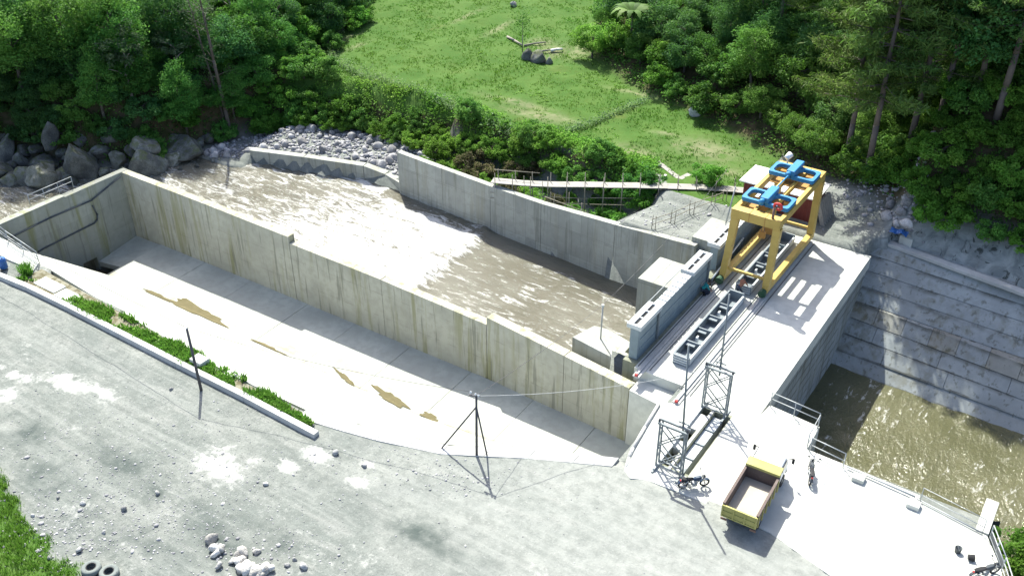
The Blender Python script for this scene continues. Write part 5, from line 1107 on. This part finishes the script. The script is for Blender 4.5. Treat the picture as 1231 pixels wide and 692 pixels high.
# right hand forest on the hillside
cnt = 0
def zone(px):
    return ('behind the tree fern' if px < 800 else 'above the lone grey rock' if px < 900 else 'uphill of the yellow crane' if px < 1010 else 'among the pines')
def ftree(p, kind, sd, s_, m, where, grp):
    tone = {'leafdark':'deep green','leaf':'mid green','leafbright':'light green','leafpale':'pale grey green','dry':'brownish'}[m]
    shape = {'broad':'rounded tree','tall':'tall full tree','loose':'sparse tree','bush':'leafy bush'}[kind]
    lab = tone+' '+shape+' '+where; tree(p, kind, sd, lab, lab, s_, m)
HF = 'in the hillside forest '
for x, y in spread(16000, lambda X, Y: (hilld(X, Y) > 1.2) & (X > -75) & (X < 12) & ~((X > -16) & (hilld(X, Y) < 9)), (-80,14,74,142), 2.7, 5):
    p = Vector((x, y, gz(x, y)))
    if not seen(p, 9, 50, 25): continue
    hd = float(hilld(np.array([x]), np.array([y]))[0]); k = random.random(); sd = random.randint(1,4); cnt += 1; px = proj(*p)[0]; w_ = HF+zone(px)
    if hd < 4.5:
        if k < .7: ftree(p, 'bush', sd, random.uniform(.9,1.6), 'leaf' if k < .4 else 'leafbright', 'edging the hillside forest '+zone(px), 0)
        else: ftree(p, 'broad', sd, random.uniform(.6,.85), 'leaf', w_, 0)
    elif k < .5: ftree(p, 'broad', sd, random.uniform(.75,1.15), 'leafdark' if k < .30 else 'leaf', w_, 0)
    elif k < .8: ftree(p, 'tall', sd, random.uniform(.65,1.05), 'leafdark' if k < .68 else 'leaf', w_, 0)
    else: ftree(p, 'bush', sd, random.uniform(1.2,1.9), 'leaf' if k < .92 else 'leafbright', w_, 0)
c1 = cnt
# bushy slope over the canal wall, with taller trees above it that shade the wall
for x, y in spread(6000, lambda X, Y: (X > -17) & (X < 9) & (Y > canal_top(X)+np.interp(X, [-13.2,-12.2,-6,0], [5.5,2.3,2.6,3.2])) & (hilld(X, Y) < 13), (-18,10,74,96), 1.45, 15):
    p = Vector((x, y, gz(x, y)))
    if not seen(p, 3, 60, 25) or (x < -13.2 and y < 78.5): continue
    k = random.random(); ftree(p, 'bush', random.randint(1,4), random.uniform(.75,1.3), 'leafbright' if k < .75 else 'leaf', 'crowding the slope above the canal wall', 0)
for x, y in [(-10.5,83.5),(-5.2,84.5),(1.2,83),(-7.5,88.5),(-1.5,88)]:
    ftree(Vector((x, y, gz(x, y))), 'tall', random.randint(1,4), random.uniform(1.25,1.5), 'leafdark', 'towering over the bushy slope above the canal wall', 0)
# left hand forest beyond the boulders
def lzone(px): return 'at the dark picture corner' if px < 130 else 'behind the biggest boulders' if px < 255 else 'behind the bare twin trunks' if px < 340 else 'beside the upper meadow'
for x, y in spread(16000, lambda X, Y: (leftd(X, Y) > .8) & (bankd(X, Y) > 2.0), (-165,-80,45,135), 2.9, 6):
    p = Vector((x, y, gz(x, y)))
    if not seen(p, 9, 50, 25): continue
    px, py = proj(*p); k = random.random(); sd = random.randint(1,4); cnt += 1; dk_ = px < 110 or k < .15; w_ = 'in the far bank forest '+lzone(px)  # leaf tone by place: darker paints forest shade, lighter paints sunlit leaves
    if k < .40: ftree(p, 'broad', sd, random.uniform(.75,1.15), 'leafdark' if dk_ else 'leaf', w_, 0)
    elif k < .64: ftree(p, 'tall', sd, random.uniform(.65,1.0), 'leafdark' if dk_ else 'leaf', w_, 0)
    elif k < .76: ftree(p, 'loose', sd, random.uniform(.75,1.0), 'leafpale', w_, 0)
    else: ftree(p, 'bush', sd, random.uniform(1.1,1.9), 'leafbright' if px > 230 else 'leaf', w_, 0)
for x, y in [(-104,50.5),(-99.5,54),(-95.5,57.5),(-92,61),(-101,58),(-90,66.5),(-96,64),(-108,46)]:
    ftree(Vector((x, y, gz(x, y))), 'tall', random.randint(1,4), random.uniform(1.05,1.3), random.choice(['leafdark','leaf']), 'shading the boulders from the far bank', 0)
c2 = cnt-c1
for x, y in spread(5000, lambda X, Y: (((leftd(X, Y) > -2.0) & (bankd(X, Y) > np.where(Y < 57.5, 2.2, 1.0)) & (bankd(X, Y) < np.where(X > -90, 18, 7)) & (Y < 79)) | ((X > -89) & (X < -74) & (bankd(X, Y) > 1.2) & (bankd(X, Y) < 7) & (Y > 62)) | ((leftd(X, Y) > -1.6) & (leftd(X, Y) < 2.5) & (Y > 70) & (Y < 112))), (-150,-76,25,112), 1.65, 16):
    p = Vector((x, y, gz(x, y)))
    if not seen(p, 3, 60, 25): continue
    px = proj(*p)[0]; ftree(p, 'bush', random.randint(1,4), random.uniform(.8,1.35), ('leafdark' if random.random() < .6 else 'leaf') if px < 225 else ('leafbright' if random.random() < .6 else 'leaf'), ('overhanging the boulders ' if y < 69 else 'at the forest edge ')+lzone(px), 0)  # darker leaves paint the shaded end, brighter ones the sunlit bushes
# shrubs on the river bank between cobbles and meadow, and behind the river wall
def bzone(u): return 'above the cobble bar' if u < -70 else 'where the low wall meets the river wall' if u < -57 else 'behind the start of the river wall' if u < -46 else 'beyond the plank footbridge'
for x, y in spread(5000, lambda X, Y: (bankd(X, Y) > .9) & (bankd(X, Y) < 5.2) & (X > -83) & (X < -34), (-84,-33,70,84), 1.45, 8):
    p = Vector((x, y, gz(x, y))); k = random.random(); d_ = float(bankd(np.array([x]), np.array([y]))[0])
    if d_ > 3.7: continue
    ftree(p, 'bush', random.randint(1,4), random.uniform(.75,1.15)*(1 if d_ < 2.8 else .5), 'leafbright' if k < .68 else 'leaf', 'on the river bank '+bzone(x), 0); cnt += 1
for x, y in spread(3000, lambda X, Y: (Y > rwall(X)+2.1) & (bankd(X, Y) < .9) & (X > -57.5) & (X < -36), (-58,-35,64,76), 1.9, 9):
    k = random.random(); ftree(Vector((x, y, gz(x, y))), 'bush', random.randint(1,4), random.uniform(.35,.7) if x > -46 else random.uniform(.6,.95), 'dry' if k < .35 else ('leaf' if k < .6 else 'leafbright'), 'in the hollow behind the river wall '+('under the footbridge' if x > -46 else 'near its far end'), 0)
# named single shrubs and trees
for px, py, kind, s_, m, l, nm in [
    (640,175,'bush',1.2,'leaf','rounded bush at the meeting of the two meadow terraces','bush'),
    (850,222,'bush',.95,'leafbright','bright bush at the near edge of the lower meadow behind the footbridge','bush'),
    (755,60,'bush',1.6,'leafbright','bright bush below the tree fern at the meadow edge','bush'),
    (712,70,'broad',.8,'leafbright','bright round tree beside the bare soil patch of the meadow','broadleaf_tree')]:
    tree(atg(px, py), kind, 2, None, l, s_, m, nm)
p = at(1206,668,-1.2); tree(Vector((p.x+.9, p.y+.3, -1.9)), 'bush', 3, None, 'bright green bush beside the side railing at the deck corner', 1.25, 'leafbright'); tree(Vector((p.x+1.9, p.y-1.3, -2.6)), 'bush', 1, None, 'smaller green bush on the bank under the side railing', .8, 'leaf')
# thin sapling in the meadow
sp_ = thing('sapling', tuple(atg(628,62)), 'thin young tree standing alone by the meadow rocks', 'tree'); p = sp_.location
q = MB(); q.path([p, p+Vector((.03,0,2)), p+Vector((0,.03,4.2))], lambda k: .06-.02*k, 6); q.build('trunk', M['barkpale'], sp_, True)
rg = np.random.default_rng(4); C_ = rg.normal(size=(420,3))*np.array([.55,.55,.85])+np.array([0,0,3.7]); V, Q, t_ = leafcloud(C_, .22, rg.random(420), rg, .3); npmesh('crown', V, Q, M['leaf'], {'tint': t_}, False, sp_)
# tree fern
tf = thing('tree_fern', tuple(atg(757,64)), 'tree fern with a pale star of arching fronds at the forest edge', 'tree fern'); p = tf.location
q = MB(); q.path([p-Vector((0,0,.3)), p+Vector((.05,0,2.2)), p+Vector((0,.1,4.4))], lambda k: .14-.02*k, 8); q.build('trunk', M['bark'], tf, True)
for k in range(13):
    a = k*2*math.pi/13+.2; L = random.uniform(2.5,3.1); V = []; Fq = []; prev = None
    for j in range(15):
        t_ = j/14; r_ = L*t_; z = 4.45+1.05*math.sin(t_*2.3)-.55*t_*t_*t_; w_ = .42*math.sin(math.pi*min(1, .12+t_*.88))**.7
        c = Vector((math.cos(a)*r_, math.sin(a)*r_, z)); nn = Vector((-math.sin(a), math.cos(a), 0)); jag = .75 if j % 2 else 1.1
        V += [c+nn*w_*jag-Vector((0,0,.10*w_)), c+Vector((0,0,.02)), c-nn*w_*jag-Vector((0,0,.10*w_))]
        if j: o_ = 3*(j-1); Fq += [(o_, o_+1, o_+4, o_+3), (o_+1, o_+2, o_+5, o_+4)]
    npmesh('frond', np.array([tuple(x) for x in V]), np.array(Fq), M['fern'], {'tint': np.full(len(V), random.random())}, False, tf)
# pines: tall trunks with tiered boughs of long needles
PINE = {}
def pine_mesh(seed, h=21.):
    if seed in PINE: return PINE[seed]
    rd = random.Random(seed); q = MB(); pts = [(rd.uniform(-.1,.1)*k*.3, rd.uniform(-.1,.1)*k*.3, -.5+(h+.5)*k/8) for k in range(9)]
    q.path(pts, lambda k: .30*(1-.105*k), 9); rg = np.random.default_rng(seed); C_ = []; Tn = []
    z = h*.34
    while z < h*.98:
        L = (4.6*(1-((z-h*.30)/(h*.75))**1.5)+.5)*rd.uniform(.75,1.1); a0 = rd.uniform(0, 6.28)
        for k in range(rd.randint(3,5)):
            a = a0+k*1.45+rd.uniform(-.3,.3); s0 = Vector((0,0,z)); e = Vector((math.cos(a)*L, math.sin(a)*L, z+L*.10+rd.uniform(-.3,.5))); mid = s0.lerp(e,.55)-Vector((0,0,.10*L))
            q.path([s0, mid, e], lambda j: .06-.022*j, 5)
            for j in range(9):
                t_ = .35+.65*j/8; c = (s0.lerp(mid, t_/.55) if t_ < .55 else mid.lerp(e, (t_-.55)/.45)); m_ = 26
                C_.append(np.array(c)+rg.normal(size=(m_,3))*np.array([.34,.34,.17])); Tn.append(np.clip(rd.random()*.7+rg.random(m_)*.3, 0, 1))
        z += rd.uniform(.75,1.2)
    C_ = np.concatenate(C_); Tn = np.concatenate(Tn); V, Q, t_ = leafcloud(C_, .62, Tn, rg, .25, .16)
    o = npmesh('crown', V, Q, M['needle'], {'tint': t_}); cm = o.data; bpy.data.objects.remove(o); o = q.build('trunk', M['barkpine'], None, True); tm = o.data; bpy.data.objects.remove(o)
    PINE[seed] = (tm, cm); return PINE[seed]
for k, (px, py, s_, l) in enumerate([(1014,209,1.0,'pine with its bare trunk nearest the site cabin'),(1041,217,1.06,'pine with its bare trunk just right of the one nearest the cabin'),(1088,196,1.1,'pine with a slanting bare trunk above the rubble corner'),(1200,136,1.0,'pine with a bare trunk near the edge of the picture high on the slope'),(932,70,.8,'shorter pine with a dark trunk deep in the hillside forest'),(1130,140,.95,'pine with pale lower limbs above the bushy slope'),(1180,60,1.05,'tall pine standing high at the top of the slope'),(1050,120,.9,'pine half hidden behind the two trunks near the cabin')]):
    p = atg(px, py); tm, cm = pine_mesh(1+k % 3)
    t = thing('pine_tree', tuple(p), l, 'tree', 'pines on the slope'); t.rotation_euler = (random.uniform(-.02,.02), random.uniform(-.02,.02), k*1.1); t.scale = (s_,)*3
    for nm, me_ in (('trunk', tm), ('crown', cm)): o = bpy.data.objects.new(nm, me_); COL.objects.link(o); o.parent = t
# two thin bare trunks by the gravel tongue
for k, (px, py, lean, h, l) in enumerate([(277,160,(-.06,-.02),17,'slender nearly bare tree rising from the gravel tongue'),(272,158,(-.22,.02),15,'slender leaning bare tree twinned with the straighter one')]):
    p = at(px, py, -4.9); p.z = gz(p.x, p.y); t = thing('bare_tree', tuple(p), l, 'tree'); q = MB(); P_ = [p+Vector((lean[0]*h*i/6+random.uniform(-.08,.08), lean[1]*h*i/6, -.4+h*i/6)) for i in range(7)]; q.path(P_, lambda i: (.24 if k == 0 else .15)*(1-.12*i), 8); C_ = []
    for i in range(22):
        t_ = random.uniform(.38,1); j = min(5, int(t_*6)); a = P_[j].lerp(P_[j+1], t_*6-j); an = random.uniform(0,6.28); L = random.uniform(.8,2.2); e = a+Vector((math.cos(an)*L, math.sin(an)*L, random.uniform(.1,.9)*L)); q.path([a, a.lerp(e,.5)+Vector((0,0,.15)), e], lambda j_: .04-.013*j_, 5); C_.append(np.array(e)-np.array(p)+RNG.normal(size=(26,3))*.42); C_.append(np.array(a.lerp(e,.7))-np.array(p)+RNG.normal(size=(14,3))*.3)
    q.build('trunk', M['bark'], t, True); C_ = np.concatenate(C_); V, Q, t_ = leafcloud(C_, .16, RNG.random(len(C_)), RNG, .3, .5); npmesh('crown', V, Q, M['leafpale'], {'tint': t_}, False, t)
for k, (px, py, l) in enumerate([(35,60,'pale thin trunk rising in the dark forest near the picture corner'),(160,120,'grey leafy tree leaning out over the boulders')]):
    p = atg(px, py); tree(p, 'loose', 3+k, None, l, 1.25-.2*k, 'leafpale')

# ------------------------------------------------------------------ ground cover
def blades(name, P, hgt, wid, m, seed, n_per=4):
    rg = np.random.default_rng(seed); n_ = len(P)*n_per; B0 = np.repeat(P, n_per, 0)+np.concatenate([rg.normal(size=(n_,2))*.10, np.zeros((n_,1))], 1)
    h = np.repeat(hgt, n_per)*rg.uniform(.6,1.2,n_); a = rg.uniform(0,6.28,n_); w = wid*rg.uniform(.6,1.3,n_); le = rg.normal(size=(n_,2))*.35
    d = np.stack([np.cos(a)*w, np.sin(a)*w, np.zeros(n_)], 1); tip = np.stack([le[:,0]*h, le[:,1]*h, h], 1); mid = np.stack([le[:,0]*h*.35, le[:,1]*h*.35, h*.6], 1)
    V = np.stack([B0-d, B0+d, B0+mid+d*.7, B0+tip, B0+mid-d*.7], 1).reshape(-1,3); i = np.arange(n_)*5
    F_ = np.concatenate([np.stack([i, i+1, i+2, i+4], 1), np.stack([i+4, i+2, i+3, i+3], 1)]); F_ = F_[:n_]; F3 = np.stack([i+4, i+2, i+3], 1)
    me = bpy.data.meshes.new(name); me.vertices.add(len(V)); me.vertices.foreach_set('co', V.astype(np.float32).ravel()); L_ = np.concatenate([F_.ravel(), F3.ravel()]).astype(np.int32); me.loops.add(len(L_)); me.loops.foreach_set('vertex_index', L_)
    me.polygons.add(2*n_); me.polygons.foreach_set('loop_start', np.concatenate([np.arange(n_)*4, n_*4+np.arange(n_)*3]).astype(np.int32)); at_ = me.attributes.new('tint','FLOAT','POINT'); at_.data.foreach_set('value', np.repeat(np.repeat(rg.random(len(P)), n_per), 5).astype(np.float32)); me.materials.append(M[m]); me.update(calc_edges=True)
    o = bpy.data.objects.new(name, me); COL.objects.link(o); o['kind'] = 'stuff'; return o
# meadow grass tufts
rg = np.random.default_rng(12); X = rg.uniform(-99,-23,60000); Y = rg.uniform(73,140,60000); k = inpoly(X, Y, MEADOW) & (fbm(X*.6, Y*.6, 3, 77) > rg.uniform(.3,.75,60000)) & (m_bare(X, Y) < .45); X, Y = X[k][:22000], Y[k][:22000]
blades('meadow_grass', np.stack([X, Y, ground(X, Y)], 1), .10+.16*fbm(X*.4, Y*.4, 3, 55)**1.5, .035, 'grass', 3, 4)
k = (fbm(X*.25, Y*.25, 3, 88) > .70); Xa, Ya = X[k], Y[k]; C_ = np.stack([Xa, Ya, ground(Xa, Ya)+.06], 1); C_ = np.repeat(C_, 3, 0)+rg.normal(size=(len(C_)*3,3))*np.array([.14,.14,.05]); V, Q, t_ = leafcloud(C_, .2, rg.random(len(C_)), rg, 1.8, .6); o = npmesh('meadow_weeds', V, Q, M['leafbright'], {'tint': t_}); o['kind'] = 'stuff'
# grass strip behind the kerb
X = rg.uniform(-66.5,-36.3,5200); Y = 31.55+rg.random(5200)*np.interp(X, [-66.5,-60,-50,-42,-36], [.6,1.5,1.4,1.0,.25]); k = (fbm(X*.45, Y*.9, 3, 14) > rg.uniform(.40,.58,5200)) & ~((X > -66.4) & (X < -61.2) & (Y < 32.6) & (rg.random(5200) < .9)); X, Y = X[k], Y[k]
blades('kerb_grass', np.stack([X, Y, np.full(len(X), .05)], 1), rg.uniform(.15,.5,len(X))*(.5+.9*fbm(X*.8, Y*.8, 3, 15)), .05, 'stripgrass', 5, 7)
C_ = np.stack([X, Y, .08+rg.random(len(X))*.3], 1)[::3]; V, Q, t_ = leafcloud(C_, .2, rg.random(len(C_)), rg, .5, .6); o = npmesh('kerb_weeds', V, Q, M['stripgrass'], {'tint': t_}); o['kind'] = 'stuff'
sb = MB(); sb.prism([(-66.6,31.5),(-36.2,31.35),(-36.6,32.3),(-46,32.4),(-58,33.2),(-66.6,33.6)], -.4, .045); n = NT('strip_soil'); M['soil'] = n.fin(n.mix(n.ramp(n.noise(2, 5), .4, .6), (.11,.10,.06), (.22,.21,.16)), .95, .1); o = sb.build('soil_strip', M['soil']); tag(o, kind='structure')
gt_ = thing('grass_tussock', tuple(at(32,328,.1)), 'yellow green grass tussock at the bend of the kerb', 'grass tussock'); b = blades('tussock_blades', np.array([[gt_.location.x+random.gauss(0,.25), gt_.location.y+random.gauss(0,.18), .05] for _ in range(60)]), np.full(60,.9), .03, 'grass', 6, 6); b.parent = gt_; b.matrix_parent_inverse = Matrix.Translation(-gt_.location); del b['kind']
# rough grass in the near corner
X = rg.uniform(-52,-34,9000); Y = rg.uniform(9,21,9000); k = (m_grass(X, Y) > .4) & (fbm(X*.7, Y*.7, 3, 19) > rg.uniform(.2,.6,9000)); X, Y = X[k], Y[k]
blades('corner_grass', np.stack([X, Y, ground(X, Y)], 1), .12+.4*fbm(X*.6, Y*.6, 3, 23)**1.4, .022, 'grass', 7, 6)
# undergrowth in both forests
X = rg.uniform(-165,14,160000); Y = rg.uniform(46,142,160000); k = (m_forest(X, Y) > .5) & ~((X > -14.5) & (Y < canal_top(X)+3.0)); X, Y = X[k], Y[k]; Z = ground(X, Y)
px = np.array([proj(a, b, c) for a, b, c in zip(X, Y, Z)]); k = (px[:,0] > -20) & (px[:,0] < 1250) & (px[:,1] > -15); X, Y, Z = X[k], Y[k], Z[k]; k = fbm(X*.35, Y*.35, 3, 29) > rg.uniform(.2,.6,len(X)); X, Y, Z = X[k][:34000], Y[k][:34000], Z[k][:34000]
C_ = np.repeat(np.stack([X, Y, Z], 1), 5, 0); n_ = len(C_); C_ = C_+rg.normal(size=(n_,3))*np.array([.3,.3,.1])+np.stack([np.zeros(n_), np.zeros(n_), rg.random(n_)**1.5*.8+.05], 1)
V, Q, t_ = leafcloud(C_, .32, np.clip(np.repeat(fbm(X*.5, Y*.5, 3, 33), 5)+rg.normal(size=n_)*.15, 0, 1), rg, .6, .55); o = npmesh('forest_undergrowth', V, Q, M['leaf'], {'tint': t_}); o['kind'] = 'stuff'
# ivy and bank herbs on the river bank slope
X = rg.uniform(-83,-34,40000); Y = rg.uniform(66,80,40000); d = bankd(X, Y); k = (Y > rwall(X)+.9) & (d > np.where(X < -58, .6, -7)) & (d < 5.5) & (fbm(X*.4, Y*.4, 3, 35) > rg.uniform(.35,.68,40000)) & ~((X < -62) & (X > -77) & (d < 2.3)) & ~((X > -35)); X, Y = X[k][:9000], Y[k][:9000]
C_ = np.repeat(np.stack([X, Y, ground(X, Y)], 1), 4, 0); n_ = len(C_); C_ = C_+rg.normal(size=(n_,3))*np.array([.2,.2,.08])+np.stack([np.zeros(n_), np.zeros(n_), rg.random(n_)*.45+.05], 1); V, Q, t_ = leafcloud(C_, .26, rg.random(n_), rg, .6, .5); o = npmesh('bank_herbs', V, Q, M['leafbright'], {'tint': t_}); o['kind'] = 'stuff'
# low hedge lines that edge the meadow terraces
def hedge(pix, w_, h_, m, label):
    P_ = [atg(*a) for a in pix]; t = thing('hedge', tuple(P_[len(P_)//2]), label, 'hedge', None); rg2 = np.random.default_rng(len(pix)*7); C_ = []
    for a, b in zip(P_[:-1], P_[1:]):
        L = (b-a).length; n_ = int(L*95); t_ = rg2.random(n_); q_ = np.array(a)+np.outer(t_, np.array(b-a)); env = .55+.9*fbm(q_[:,0]*.7, q_[:,1]*.7, 3, 44); C_.append(q_+np.stack([rg2.normal(size=n_)*w_*.4, rg2.normal(size=n_)*w_*.4, np.abs(rg2.normal(size=n_))*h_*.55*env], 1))
    C_ = np.concatenate(C_)-np.array(t.location); V, Q, tt = leafcloud(C_, .24, rg2.random(len(C_)), rg2, .5, .5); npmesh('foliage', V, Q, M[m], {'tint': tt}, False, t)
hedge([(398,72),(404,50),(410,25),(416,2)], .9, .8, 'hedgepale', 'pale low hedge running up the forest side of the meadow')
hedge([(398,74),(430,90),(470,101),(520,117),(560,136),(600,156),(625,166)], 1.0, .9, 'hedgepale', 'pale low hedge along the bank edge of the upper meadow')
hedge([(655,166),(690,157),(720,146),(750,133),(778,122)], .7, .7, 'hedgepale', 'low green hedge on the step between the two meadow terraces')
print('TREES', c1, c2, cnt, len(bpy.data.objects), sum(len(m_.polygons) for m_ in bpy.data.meshes))
